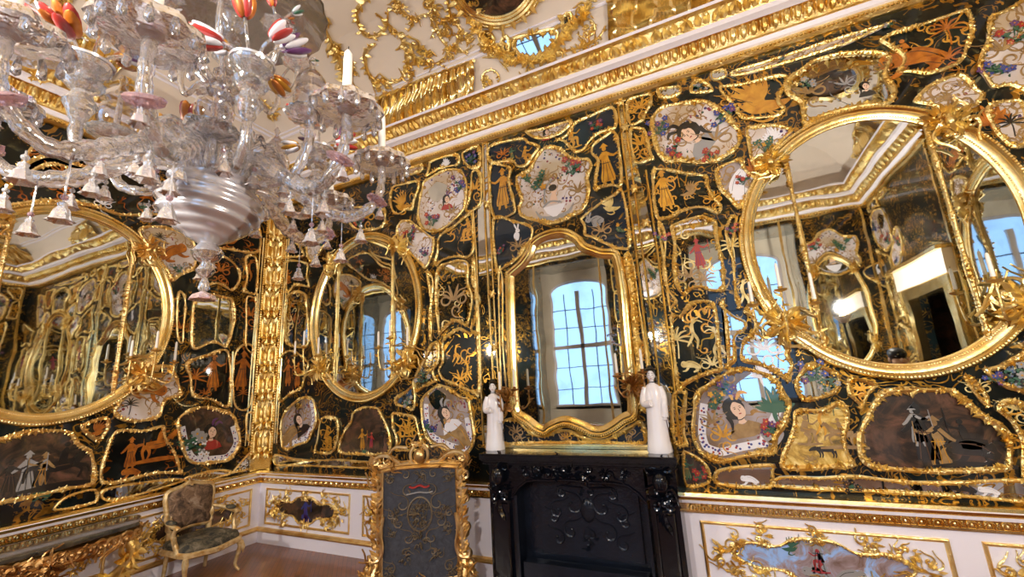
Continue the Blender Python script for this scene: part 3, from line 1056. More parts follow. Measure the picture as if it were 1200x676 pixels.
panel('A23', B, 'd', '506,188 536,180 539,194 516,200 499,209 502,198', 'black glass wedge with white shell scroll under the cornice, left of the pilaster', 'wing,w,522,191,12')
panel('A24', B, 'd', '541,180 563,171 564,196 549,198', 'small black glass square under the cornice touching the left mirrored pilaster', 'flowers,b,552,186,13')
panel('A25', B, 'd', '553,201 565,202 566,236 555,249 545,248 550,228', 'black glass strip with pale oval between flowered cartouche and left pilaster', 'scroll,g,557,222,28')
panel('A26', B, 'p', '323,531 345,535 370,537 395,536 420,538 445,540 445,550 395,549 345,547 323,546', 'low mirrored frieze strip above the dado rail beside the corner pilaster', fr=.011)
# chimney bay
panel('C1', B, 'w', '610,203 620,198 628,183 637,173 647,171 659,174 670,183 682,185 691,185 696,195 691,209 693,223 687,245 675,253 660,261 650,264 637,263 624,260 609,254 607,242 610,235 605,220 604,207', 'large grey white glass cartouche with a figure in a shell boat, above the chimney mirror', 'vase,y,649,232,44 flowers,r,671,196,24 flowers,n,626,212,24 scroll,t,640,212,26 scroll,t,678,225,26,f', fr=.02)
panel('C2', B, 'w', '616,154 639,149 669,140 671,147 659,158 647,163 634,165 622,162', 'white glass lunette with a small red head under the cornice of the chimney bay', 'bust,r,641,157,14')
panel('C3', B, 'b', '574,171 612,161 621,166 635,171 627,184 617,197 605,197 599,191 574,192', 'blue black glass field with small market figures, top left of the chimney bay', 'sit,g,616,182,22 scroll,o,590,182,18 robe,n,600,181,14')
panel('C4', B, 'b', '673,144 695,133 720,125 724,150 704,158 692,168 687,176 676,181 669,177 660,168 651,165 664,157', 'blue black glass field with golden seated archer, top right of the chimney bay', 'sit,g,671,162,24 flowers,r,700,147,14')
panel('C5', B, 'b', '693,171 705,161 724,156 731,216 716,220 705,222 697,226 696,209 699,190 692,182', 'blue black glass field with tall golden man holding a bow, right of shell boat cartouche', 'robe,g,710,194,48')
panel('C6', B, 'b', '574,195 593,193 601,199 599,213 605,236 604,252 577,254', 'blue black glass field with tall golden lady, left of shell boat cartouche', 'robe,g,590,222,46,f')
panel('C7', B, 'b', '578,256 605,258 625,265 625,280 616,293 610,303 593,315 581,317', 'navy glass field with white hare, at the left shoulder of the chimney mirror', 'hare,w,606,273,18 flowers,r,588,293,10 scroll,t,608,290,24')
panel('C8', B, 'b', '679,257 688,248 697,241 717,228 732,224 741,287 726,294 711,289 695,281 684,277 683,266', 'navy glass field with pale rabbit and gold bird, right shoulder of chimney mirror', 'rabbit,y,698,257,18,f bird,p,715,240,20,f scroll,t,705,272,26 flowers,n,730,268,12')
panel('C9', B, 'b', '583,321 590,318 592,340 592,400 597,470 594,490 587,486 585,440', 'narrow navy strip with gilt putti, left of the chimney mirror', 'dancer,g,588,340,24 dancer,g,590,392,24,f', fr=.01)
panel('C10', B, 'b', '729,303 742,298 752,360 762,428 762,470 750,480 746,450 741,400 735,340', 'narrow navy strip with gilt putti, right of the chimney mirror', 'dancer,g,736,318,30 dancer,g,745,368,30,f sit,g,752,410,24', fr=.01)
panel('C11', B, 'b', '588,493 606,489 618,500 632,508 645,506 652,502 668,502 684,510 708,512 730,502 752,492 757,521 700,521 640,521 590,521', 'long navy glass field with gold flourish under the chimney mirror', 'scroll,g,664,513,16 scroll,t,605,507,22 scroll,t,735,506,24', scr=5)
# right bay
panel('D1', B, 'w', '761,147 766,133 775,125 788,121 807,119 827,117 841,125 853,133 862,145 870,154 869,169 860,180 843,190 827,194 811,193 795,191 781,192 771,183 765,168', 'large white flowered cartouche with a reclining lady portrait, top of the right bay', 'flowers,r,790,176,22 flowers,b,845,135,22 flowers,b,771,150,20 scroll,t,790,150,40 scroll,t,838,165,38,f bust,y,812,160,44,f,.7 flowers,r,832,182,18', fr=.021)
panel('D2', B, 'm', '769,105 782,101 797,100 801,107 795,114 780,118 771,116', 'small oval mirror field under the cornice just right of the pilaster')
panel('D3', B, 'd', '808,101 819,93 835,100 837,109 819,112 808,111', 'small black glass field with grey blossom over the reclining lady cartouche', 'flowers,y,820,102,14')
panel('D4', B, 'd', '734,119 762,109 766,120 758,136 754,144 737,148', 'black glass field with gilt scrolls in the top corner of the right bay', 'scroll,g,750,127,28', scr=4)
panel('D5', B, 'd', '737,152 754,149 760,158 764,176 768,187 760,191 742,191', 'black glass field with gilt loops, left of the reclining lady cartouche', 'scroll,g,751,170,34', scr=3)
panel('D6', B, 'd', '843,101 870,97 915,87 925,93 920,106 915,118 922,129 910,139 880,142 866,140 855,123 843,111', 'black glass field with a large golden flying bird and foliage, top of right bay', 'bird,g,888,113,52,f scroll,g,860,118,30', scr=5)
panel('D7', B, 'w', '857,83 900,70 960,50 1020,32 1048,27 1000,51 960,65 900,83 858,92', 'long pale glass strip with dark sprigs, directly under the cornice', 'flowers,y,1040,30,10 flowers,y,915,70,9', fr=.013)
panel('D8', B, 'p', '918,103 924,91 937,82 952,70 978,63 1007,60 1032,61 1046,68 1043,80 1041,90 1051,103 1050,117 1041,125 1022,128 989,132 962,140 942,152 938,142 936,123 922,115', 'scalloped cartouche with a bright mirrored centre, directly above the big oval mirror', 'scroll,t,948,110,34 flowers,y,945,95,20 patch,w,1001,102,44 scroll,y,990,100,22 bust,k,1014,104,18 scroll,t,1035,80,20', fr=.021)
panel('D9', B, 'd', '1028,50 1040,40 1071,30 1106,18 1135,11 1143,32 1138,53 1126,76 1089,90 1067,88 1048,87 1055,71 1041,59', 'black glass field with orange reclining figure and palm, high at the right', 'palm,o,1109,36,36 beast,o,1075,68,40 sit,o,1060,60,28,f scroll,o,1110,70,30', scr=5)
panel('D10', B, 'w', '1152,50 1156,22 1175,12 1215,0 1215,104 1180,104 1161,106 1150,92 1142,80 1145,65', 'white flowered glass field high at the right edge of the wall', 'flowers,b,1166,76,26 flowers,r,1185,40,24 scroll,t,1175,60,40')
panel('D11', B, 'w', '1067,121 1082,103 1102,92 1123,86 1136,92 1147,104 1156,111 1146,126 1132,130 1119,137 1108,139 1093,128', 'grey white glass field with brown spray, on the upper right rim of the big oval', 'palm,t,1109,118,28 scroll,t,1128,102,22')
panel('D12', B, 'w', '1151,131 1161,120 1180,116 1200,118 1208,140 1206,170 1184,176 1166,162 1158,150', 'grey white glass field with orange butterfly beside the top right ornament', 'wing,o,1158,137,32 palm,k,1184,146,30')
panel('D13', B, 'd', '763,201 774,196 803,201 829,205 832,217 839,230 848,242 842,253 823,246 803,249 784,258 767,254', 'black glass field with golden man reaching towards an owl in a ring', 'robe,g,778,224,46 scroll,g,835,235,22 bird,t,808,222,18', scr=6)
panel('D14', B, 'w', '872,151 884,147 910,145 931,152 922,163 908,177 891,190 880,196 875,175', 'white glass field with folded wing, at the upper left rim of the big oval', 'wing,w,903,158,20 flowers,n,895,172,18')
panel('D15', B, 'q', '838,198 868,185 876,198 890,213 872,240 865,247 852,234 841,222', 'brownish glass field with white flowered blot and orange butterfly, left of big oval', 'beast,w,866,214,30,,1.5 wing,o,882,196,24 flowers,r,870,212,14')
panel('D16', B, 'p', '785,265 797,258 819,252 836,256 842,260 842,273 846,292 850,308 851,325 849,342 831,343 821,339 810,342 801,349 792,338 787,316 788,295 787,280', 'large shaped mirror panel with a red painted figure, right of the right pilaster', 'robe,r,818,298,34 scroll,t,808,325,30 palm,t,826,330,30', scr=3)
panel('D17', B, 'd', '769,260 776,260 781,270 783,290 781,317 786,338 796,353 790,361 783,367 776,312', 'narrow black glass strip left of the mirror panel with red figure', 'flowers,r,777,278,16', fr=.012)
panel('D18', B, 'd', '856,251 866,254 864,269 861,296 863,315 866,340 870,354 867,364 859,352 857,330 856,308 850,290 848,268', 'narrow black glass strip with pale leaves, left rim of the big oval', 'palm,p,858,290,34 flowers,r,858,268,14', fr=.012)
panel('D19', B, 'd', '784,371 796,368 803,358 812,352 823,350 838,354 844,380 846,410 848,435 838,438 820,444 805,452 797,460 791,450', 'black glass field with two pale gold dancers and a palm, right of larger figurine', 'dancer,p,813,391,36 dancer,p,840,402,40,f palm,p,793,400,40 scroll,p,835,428,28 beast,p,812,428,16', scr=4)
panel('D20', B, 'm', '844,353 851,360 864,370 874,374 878,383 872,390 864,396 864,422 856,430 851,434 850,410 848,380', 'blue reflecting mirror field right of the two dancers')
panel('D21', B, 'p', '870,366 880,374 882,384 875,393 867,402 867,423 890,430 912,441 926,450 928,440 932,428 926,415 928,402 910,378 892,362 877,354', 'mirror field with pale gilt putto and arc, lower left rim of the big oval', 'dancer,p,872,345,34 scroll,w,895,410,40 wing,w,890,435,24', scr=2)
panel('D22', B, 'q', '813,463 820,454 832,446 848,436 867,429 883,431 903,438 915,448 921,461 929,474 925,490 919,503 912,513 910,530 892,534 871,538 850,543 833,540 820,533 813,523 809,507 810,486', 'large white rimmed cartouche with a portrait of a feathered lady, right of fireplace', 'patch,w,890,458,46 patch,w,905,510,24 flowers,n,838,470,22 scroll,g,848,512,34 scroll,t,835,495,30 bust,t,866,486,48,,.3 flowers,b,847,452,24 flowers,r,905,497,26 wing,n,905,470,40', ring=1.1, fr=.022)
panel('D23', B, 'd', '786,462 806,457 807,466 805,486 804,507 808,522 793,524 786,509', 'dark glass field with fine scrolls, right behind the larger porcelain figurine', 'scroll,t,797,490,36', scr=4)
panel('D24', B, 's', '798,530 809,528 831,545 833,567 802,570', 'small dark glass field with red and green figures beside the fireplace', 'flowers,r,818,552,22 robe,n,805,550,24', fr=.013)
panel('D25', B, 'm', '839,549 881,542 909,542 909,553 903,573 840,569', 'low mirror field with a white boat, under the feathered lady cartouche', 'beast,w,880,562,14', fr=.013)
panel('D26', B, 'h', '928,482 938,477 962,477 983,467 995,480 997,492 993,509 995,527 1003,543 989,549 920,551 913,536 923,511 927,496', 'golden painted hunting scene with a black dog, below the big oval mirror', 'dog,k,968,526,18 sit,t,945,503,34 dancer,g,962,497,30 horse,t,984,508,32,f palm,k,945,484,22 palm,n,975,478,18 scroll,t,950,540,16', fr=.02)
panel('D27', B, 'p', '929,449 938,432 952,423 970,430 985,438 985,455 976,464 958,470 938,470', 'white and silver mirror field with blossoms, above the golden hunting scene', 'flowers,b,952,435,26 flowers,y,968,448,22')
panel('D28', B, 'd', '994,440 1031,450 1022,461 1014,477 1008,483 1003,474 991,461', 'small black glass wedge with gilt scrolls, left of the dark warrior scene', 'scroll,g,1008,458,26', scr=3)
panel('D29', B, 's', '1003,508 1013,485 1023,467 1033,457 1056,453 1088,453 1114,454 1133,467 1151,483 1172,496 1185,513 1187,537 1182,551 1152,554 1099,556 1057,554 1020,549 1005,534', 'large dark scene with warriors in capes, lowest and widest field under the big oval', 'robe,k,1080,510,70 robe,y,1072,500,44 beast,k,1145,528,34 horse,k,1130,520,50,f robe,t,1100,520,60,f dog,n,1100,550,12', fr=.022)
panel('D30', B, 'd', '1125,442 1136,438 1156,458 1161,470 1158,480 1143,469', 'small black glass wedge with pale scroll, right of the dark warrior scene', 'scroll,p,1145,456,26', fr=.013)
panel('D31', B, 'p', '1147,432 1165,427 1185,417 1212,405 1212,464 1190,460 1171,453', 'mirror field with pale yellow flowers at the right edge under the big oval', 'flowers,y,1185,440,30 flowers,b,1165,440,20')
panel('D32', B, 'd', '1167,470 1180,465 1200,470 1215,477 1215,558 1193,558 1192,520 1180,495 1164,481', 'black glass field with pale scrolls at the lower right edge of the wall', 'scroll,p,1190,480,30 scroll,g,1202,520,40', scr=4)
panel('D33', B, 'p', '912,556 960,556 1000,554 1056,560 1110,561 1184,558 1212,562 1212,590 1130,585 1040,580 908,572', 'long low mirrored frieze under the hunting and warrior scenes', 'flowers,k,1000,566,18 beast,k,1130,572,18 beast,w,1160,575,14', fr=.013)
panel('D34', B, 'm', '831,86 836,82 848,80 854,84 853,91 845,95 835,96 831,92', 'tiny bright oval mirror under the cornice near the flying bird', fr=.01)
# ------------------------------------------------------------------ fields of the left wall
panel('E1', Lw, 'w', '160,269 177,263 205,268 226,281 231,298 228,316 213,323 201,331 192,316 179,300 168,285', 'white glass field with orange beast, upper right rim of the left oval mirror', 'beast,o,200,296,22,f,.5 palm,k,187,279,16 flowers,y,208,313,16', fmat=GOLDW)
panel('E2', Lw, 'o', '240,300 262,299 279,313 282,328 272,342 255,334 240,336 232,325', 'dark glass field with russet leaves, behind the chandelier drop', 'scroll,o,258,318,24', fmat=GOLDW, scr=4)
panel('E3', Lw, 'o', '286,300 301,303 301,343 287,344 283,340 287,325', 'dark glass field with a red orange dancer, left of the corner pilaster', 'dancer,o,292,317,26', fmat=GOLDW)
panel('E4', Lw, 'm', '226,350 244,343 260,346 273,351 276,373 270,399 263,408 249,403 229,411 222,404 222,379', 'shaped mirror panel on the left wall with a lamp glint at its foot', fmat=GOLDW)
panel('E5', Lw, 'o', '207,341 216,343 219,357 217,384 215,403 206,399 204,368', 'narrow dark glass strip along the right rim of the left oval', 'scroll,o,211,385,20', fmat=GOLDW, fr=.013)
panel('E6', Lw, 'o', '287,348 297,347 301,353 300,411 286,408 286,379', 'narrow dark glass strip left of the middle of the corner pilaster', 'scroll,o,293,370,24', fmat=GOLDW, fr=.012)
panel('E7', Lw, 'o', '216,425 239,415 268,412 269,475 245,470 224,465 220,442', 'dark glass field with orange pagoda figures under the lamp glint mirror', 'robe,o,249,437,42 palm,o,228,445,34 scroll,o,240,462,16', fmat=GOLDW)
panel('E8', Lw, 'o', '274,412 297,407 294,475 272,474', 'dark glass field with an orange lady, between gilt rods near the corner', 'robe,o,284,435,44,f palm,o,284,462,18', fmat=GOLDW, fr=.012)
panel('E9', Lw, 'w', '131,480 149,457 167,436 187,426 202,431 212,453 212,465 195,470 189,487 174,494 153,496 136,491', 'white glass field with orange rat, lower right rim of the left oval mirror', 'beast,o,172,455,26,f,-.4 palm,k,186,437,22 palm,k,152,475,22', fmat=GOLDW)
panel('E10', Lw, 's', '205,498 210,486 228,476 249,476 272,484 279,499 282,519 269,539 249,544 223,544 211,527', 'dark flowered cartouche with white rim, above the armchair', 'flowers,y,222,505,40 bust,r,247,510,30 flowers,w,232,525,24', ring=.7, fmat=GOLDW, fr=.02)
panel('E11', Lw, 'o', '122,526 136,503 169,502 191,497 196,513 207,531 212,548 212,556 180,557 118,568', 'dark glass hunting field with orange riders, left of the dark flowered cartouche', 'horse,o,188,520,36 robe,o,152,532,36 beast,o,155,553,14', fmat=GOLDW)
panel('E12', Lw, 'o', '92,499 124,487 129,501 117,518 109,518', 'small dark wedge with an orange bird under the left oval', 'bird,o,113,503,18', fmat=GOLDW)
panel('E13', Lw, 's', '-45,530 -20,514 0,512 32,503 79,503 95,519 110,531 110,567 73,576 32,586 0,592 -45,604', 'large dark scene with swordsmen under the left oval mirror', 'horse,k,75,545,46 robe,y,30,555,48 robe,k,10,560,40 robe,t,50,552,40,f beast,n,50,580,12', fmat=GOLDW, fr=.02)
panel('E14', Lw, 'o', '286,486 296,482 301,497 301,516 288,518', 'small dark field low beside the corner pilaster', 'bust,y,294,500,18', fmat=GOLDW, fr=.012)
panel('E15', Lw, 'p', '273,549 299,523 300,546 272,556', 'small mirror triangle low beside the corner pilaster', 'scroll,w,285,545,14', fmat=GOLDW, fr=.012)
panel('E16', Lw, 'o', '5,218 55,190 100,200 150,200 197,232 208,252 180,254 140,254 108,244 60,238 5,242', 'long dark field with pale scrolls crowning the left oval mirror', 'scroll,w,120,240,18 scroll,o,70,222,24 flowers,y,170,245,14', fmat=GOLDW, scr=5)
panel('E17', Lw, 'o', '45,165 110,186 150,196 100,198 56,186 20,200', 'dark field under the cornice behind the chandelier arms', 'scroll,o,75,208,30', fmat=GOLDW, scr=4)
panel('E18', Lw, 'o', '215,250 250,262 300,262 303,296 265,294 240,292 232,275', 'dark field at the top of the left wall next to the corner', 'bird,o,270,278,20', fmat=GOLDW, scr=4)
panel('E19', Lw, 'p', '120,572 180,561 213,559 213,566 130,589', 'low mirror strip above the dado rail left of the armchair back', fmat=GOLDW, fr=.012)
panel('E20', Lw, 'd', '76,580 112,571 112,590 60,600', 'low black strip above the dado rail over the console table', fmat=GOLDW, fr=.012)
panel('E21', Lw, 'p', '216,558 250,549 270,550 270,556 240,566 216,566', 'low mirror strip above the dado rail right above the armchair back', fmat=GOLDW, fr=.012)
# ------------------------------------------------------------------ moulded frames, oval mirrors, chimney mirror
def moulding(m, w, path, prof, mi=0):
    """sweep a profile [(inward, depth)] along a closed path on the wall"""
    if area(path) < 0: path = path[::-1]
    rings_ = [[w.p(*q, d) for q in inset(path, i)] for i, d in prof]
    k = len(path)
    vs = [q for r_ in rings_ for q in r_]
    fs = []
    for a in range(len(prof) - 1):
        for i in range(k):
            j = (i + 1) % k
            fs.append([a * k + i, a * k + j, (a + 1) * k + j, (a + 1) * k + i])
    m.add(vs, fs, mi)


def beads(m, w, path, i, d, r, step):
    Q = inset(path, i)
    acc = 0
    for a in range(len(Q)):
        p0, p1 = np.asarray(Q[a]), np.asarray(Q[(a + 1) % len(Q)])
        l = np.linalg.norm(p1 - p0)
        while acc < l:
            m.ell(w.p(*(p0 + (p1 - p0) * acc / l), d), r, 5, 3); acc += step
        acc -= l


def candle(x, y, z, h, r, label, group=None):
    t = M()
    t.lathe([(r * .98, 0), (r, h * .05), (r * .9, h * .8), (r * .8, h * .93), (r * .35, h * .99), (0, h * 1.0)], (x, y, z), 10)
    o = t.build('candle', WAX)
    w = M(); w.tube([(x, y, z + h - .002), (x + .002, y, z + h + .012)], .0016, 4); wk = w.build('wick', HAIR)
    for q in (o, wk):
        for v in q.data.vertices: v.co -= Vector((x, y, z))
    o.location = (x, y, z); wk.parent = o
    return put(o, label, 'candle', group)


def branch_cup(m, b, r=.02):
    """candle cup with drip pan, b = where the candle stands"""
    b = np.asarray(b, float)
    m.lathe([(.004, -.05), (r * .5, -.045), (r * .35, -.03), (r * 1.9, -.018), (r * 2.1, -.008), (r * .6, -.006), (r * .7, .0), (r * .95, .01), (r * .95, 0.0)][:8], b, 10)


OVAL_A, OVAL_B = .84, .985
OP = [(0, 0), (0, .03), (.012, .05), (.03, .052), (.04, .038), (.05, .04), (.07, .03), (.085, .028), (.095, .018), (.105, .016), (.11, .006)]


def oval_mirror(w, u, v, label, seams=(-.5, .5), fm=None, detail=True, clabel=None):
    fm = fm or GOLD
    t = thing('oval_mirror', label, 'mirror', w.p(u, v - OVAL_B, 0))
    path = [np.array([u + OVAL_A * math.cos(a), v + OVAL_B * math.sin(a)]) for a in np.linspace(0, 2 * PI, 121)[:-1]]
    m = M(); m.prism(w, [tuple(q) for q in inset(path, .08)], .002, .009); m.build('mirror_glass', MIRR, t, smooth=False)
    m = M(); moulding(m, w, path, OP); m.build('moulded_frame', GOLDS, t)
    m = M(); beads(m, w, path, .021, .052, .0085, .02); m.build('bead_row', fm, t)
    m = M(); beads(m, w, path, .085, .03, .006, .015); m.build('bead_row', fm, t)
    pf = lambda a, b: w.p(a, b, .05)
    for ang, R_, n in ((2.3, .14, 6), (.84, .16, 7), (-2.5, .17, 8), (-.66, .2, 10)):
        c = (u + (OVAL_A - .05) * math.cos(ang), v + (OVAL_B - .05) * math.sin(ang))
        m = M(); cluster(m, pf, w.N, c, R_, n, .015, 30)
        m.ell(w.p(*c, .06), (.035, .035, .035), 8, 6)
        m.build('carved_ornament', fm, t)
    for sx in seams:                        # garlands over the joints of the glass
        uu = u + sx * OVAL_A
        hb = OVAL_B * math.sqrt(1 - sx * sx) - .1
        P = spline([(uu, v - hb), (uu, v + hb)], False, .022)
        m = M(); rocaille(m, w, P, .014, .016, False, 1.0)
        m.build('seam_garland', fm, t)
    if detail:
        cds = []
        for side, ang in ((-1, -2.5), (1, -.66)):
            c = np.array(w.p(u + (OVAL_A - .05) * math.cos(ang), v + (OVAL_B - .05) * math.sin(ang), .06))
            m = M()
            tops = []
            for k, (du, dv, dn) in enumerate(((-.2, .16, .17), (-.02, .24, .2), (.17, .13, .16))):
                e = c + w.U * du + np.array([0, 0, dv]) + w.N * dn
                mid = c + w.U * du * .9 + w.N * dn * .8 + np.array([0, 0, -.08])
                P = spline([c, c + w.N * .06 + w.U * du * .3 + np.array([0, 0, -.03]), mid, e - np.array([0, 0, .1]), e - np.array([0, 0, .05])], False, .02)
                m.tube(P, [.012 - .006 * i / len(P) for i in range(len(P))], 6)
                for q in range(2, len(P) - 1, 2):
                    d = np.array([rnd.uniform(-1, 1), rnd.uniform(-1, 1), rnd.uniform(-.3, 1)]); d /= np.linalg.norm(d)
                    m.leaf(P[q], d, np.cross(d, [0.3, .5, .7]), rnd.uniform(.04, .075), .03, .3)
                branch_cup(m, e)
                tops.append(e)
            m.build('candle_branch', fm, t)
            cds += tops
        for i, e in enumerate(cds):
            candle(e[0], e[1], e[2], .16 + .02 * (i % 3), .0115, clabel, 'candles on the oval mirror branches')
    return t


oval_mirror(WB, -3.562, 2.504, 'smaller looking gilt oval mirror on the fireplace wall, left of the chimney mirror', clabel='white candle on a gilt branch at the foot of an oval wall mirror')
oval_mirror(WB, 1.138, 2.503, 'biggest gilt oval mirror, on the fireplace wall near the right edge', clabel='white candle on a gilt branch at the foot of an oval wall mirror')
oval_mirror(WL, 1.679, 2.490, 'gilt oval mirror on the left wall above the console table', fm=GOLDW, clabel='white candle on a gilt branch at the foot of an oval wall mirror')
oval_mirror(WR, -2.0, 2.50, 'gilt oval mirror on the right-hand wall, seen only inside the biggest oval', detail=False)
oval_mirror(WF, -2.06 + .06, 2.50, 'gilt oval mirror between window and corner, seen only inside the biggest oval', detail=False, seams=())
for q in list(bpy.data.objects):
    if q.get('label', '').endswith('seen only inside the biggest oval') and abs(q.location.y - YF) < .1:
        q.scale = (.52, 1, 1)

# chimney mirror
OUT = '594,325 597,318 610,306 618,294 622,284 633,275 650,269 666,269 680,276 688,285 698,289 708,292 724,294 731,308 737,345 742,400 748,455 749,484 744,493 735,497 724,505 710,512 695,512 680,505 664,500 650,505 640,511 628,507 617,498 606,491 600,480 597,440 595,380'
P = spline(pts(WB, OUT), True, .02)
if area(P) < 0: P = P[::-1]
cc = sum(P) / len(P)
t = thing('chimney_mirror', 'tall gilt mirror with curved top and bottom over the black fireplace, reflecting a window', 'mirror', WB.p(-1.2, min(q[1] for q in P), 0))
m = M(); m.prism(WB, [tuple(cc + (q - cc) * np.array([.925, .95])) for q in P], .010, .016, 0, True); m.build('mirror_glass', MIRR, t, smooth=False)
m = M(); moulding(m, WB, P, [(0, .008), (0, .04), (.012, .058), (.03, .06), (.042, .045), (.055, .05), (.07, .035), (.085, .03), (.095, .014)]); m.build('moulded_frame', GOLDS, t)
m = M(); beads(m, WB, P, .02, .06, .008, .019); m.build('bead_row', GOLD, t)
for s_ in ('728,300 735,345 740,400 746,455 746,480',):
    Q = spline([(a + .05, b) for a, b in pts(WB, s_)], False, .02)
    m = M(); rocaille(m, WB, Q, .024, .03, False); m.build('carved_side', GOLD, t)
for key, px_, lab in (('l', (598, 470), 'gilt flower sconce on the left side of the chimney mirror, behind the smaller figurine'), ('r', (744, 452), 'gilt flower sconce on the right side of the chimney mirror, beside the larger figurine')):
    c = WB.px(*px_)
    s = thing('wall_sconce', lab, 'sconce', WB.p(c[0], c[1] - .15, .06))
    m = M(); cluster(m, lambda a, b: WB.p(a, b, .09), WB.N, c, .13, 5, .011, 26); m.build('flower_spray', GOLDR, s)
    m = M()
    ends = []
    for du, dv in (((-.015, .1), (.13, .12)) if key == 'l' else ((-.1, .1), (.1, .12))):
        e = WB.p(c[0] + du, c[1] + dv, .17)
        Q = spline([WB.p(c[0], c[1], .08), WB.p(c[0] + du * .5, c[1] - .08, .15), WB.p(c[0] + du, c[1] - .02, .17), e - np.array([0, 0, .05])], False, .02)
        m.tube(Q, .007, 6); branch_cup(m, e); ends.append(e)
        for q in range(1, len(Q) - 1, 2):
            d = np.array([rnd.uniform(-1, 1), rnd.uniform(-1, 0), rnd.uniform(-.3, 1)]); d /= np.linalg.norm(d)
            m.leaf(Q[q], d, np.cross(d, [.3, .5, .7]), .05, .03, .3)
    m.build('candle_branch', GOLDR, s)
    for e in ends: candle(*e, .17, .0115, 'white candle on the sconce %s the chimney mirror' % ('left of' if key == 'l' else 'right of'), 'candles on the chimney sconces')
m = M(); m.wbox(WB, -2.02, -.42, 1.078, 1.10, 0, .05); m.wbox(WB, -2.02, -.42, 1.10, 1.112, 0, .03)
t = m.build('gilt_ledge', GOLDS, smooth=False); put(t, 'thin gilt ledge moulding running between the two figurines above the mantel', 'moulding')


# ------------------------------------------------------------------ pilasters
def fillet(m, w, s, r=.009, d=.014):
    Q = pts(w, s)
    m.tube([w.p(*q, d) for q in spline(Q, False, .3)], r, 4, up=w.N)


def strip(m, w, s, d=.004):
    Q = [w.px(*map(float, q.split(','))) for q in s.split()]
    m.prism(w, Q, .001, d)


for lab, glass_, fil, kn in (
    ('slim mirrored pilaster with three gilt fillets, left side of the chimney bay', '560,240 567,166 573,163 577,300 586,520 566,522 563,420',
     ['555,246 559,300 563,420 567,522', '566,166 569,260 577,420 583,522', '571,164 575,262 583,420 589,490'], [(568, 165), (572, 240), (578, 345), (581, 408)]),
    ('slim mirrored pilaster with three gilt fillets, right side of the chimney bay', '723,122 730,119 762,260 773,320 790,440 779,530 768,440',
     ['724,122 746,300 761,424 768,470', '730,120 755,310 770,424 777,525', '757,200 771,300 789,440 797,525'], [(728, 121), (733, 150), (744, 222), (757, 262)])):
    t = thing('mirrored_pilaster', lab, 'pilaster', WB.p(pts(WB, glass_)[0][0], 1.1, 0))
    m = M(); strip(m, WB, glass_, .003); m.build('mirror_glass', MIRP, t, smooth=False)
    for f in fil:
        m = M(); fillet(m, WB, f); m.build('gilt_fillet', GOLDS, t)
    for q in kn:
        m = M(); c = WB.px(*q); m.ell(WB.p(*c, .02), (.028, .014, .03), 8, 5)
        for k in range(6):
            a = k * PI / 3
            m.leaf(WB.p(*c, .02), WB.p(math.cos(a), math.sin(a)) - WB.p(0, 0), WB.N, .05, .03)
        m.build('gilt_boss', GOLD, t)

t = thing('corner_pilaster', 'broad gilded pilaster carved with stacked ornaments in the far room corner', 'pilaster', (XL, YB, ZD))
for w, s, u0 in ((WB, 1, XL), (WL, -1, YB)):
    m = M()
    a, b = sorted((u0 + s * .03, u0 + s * .19))
    m.wbox(w, a, b, ZD + .005, ZC - .02, .002, .025)
    m.wbox(w, a - .0, b + .0, ZD + .005, ZD + .14, .002, .045); m.wbox(w, a, b, ZC - .16, ZC - .02, .002, .045)
    m.build('shaft', GOLDS, t, smooth=False)
    m = M()
    c = u0 + s * .10
    z = ZD + .2
    k = 0
    while z < ZC - .25:
        if k % 3 == 0:
            m.ell(w.p(c, z, .028), np.abs(w.U) * .05 + np.abs(w.N) * .022 + np.array([0, 0, .045]), 8, 6)
            for q in range(8): a_ = q * PI / 4; m.leaf(w.p(c, z, .04), w.p(math.cos(a_), math.sin(a_)) - w.p(0, 0), w.N, .09, .05)
        elif k % 3 == 1:
            m.wbox(w, c - .03, c + .03, z - .09, z + .09, .02, .05); m.ell(w.p(c, z, .05), (.02, .02, .07), 6, 5)
            for e in (-1, 1): m.tube([w.p(c + e * .055, z - .1, .035), w.p(c + e * .055, z + .1, .035)], .012, 5)
        else:
            for e in (-1, 1):
                cscroll(m, lambda x, y: w.p(x, y, .035), (c + e * .035, z), .03, PI / 2, e, .012, .9, 1.2)
                m.leaf(w.p(c, z - .06, .035), w.p(e * .5, 1) - w.p(0, 0), w.N, .1, .05)
        z += .115; k += 1
    for z in np.arange(ZD + .2, ZC - .2, .03):
        for e in (-.08, .078): m.ell(w.p(c + e, z, .028), .011, 5, 3)
    m.build('carved_relief', GOLD, t)
    for dd in (.205, .245):
        m = M(); m.tube([w.p(u0 + s * dd, ZD + .3, .014), w.p(u0 + s * dd, ZC - .5, .014)], .009, 4); m.build('gilt_fillet', GOLDS, t)
for lab, s in (('slender gilt rod between the two orange figure fields of the left wall', '272,412 270,477'), ('slender gilt rod left of the corner pilaster on the left wall', '301,344 297,420 294,480')):
    m = M(); fillet(m, WL, s, .012, .018); put(m.build('gilt_rod', GOLDS), lab, 'moulding')


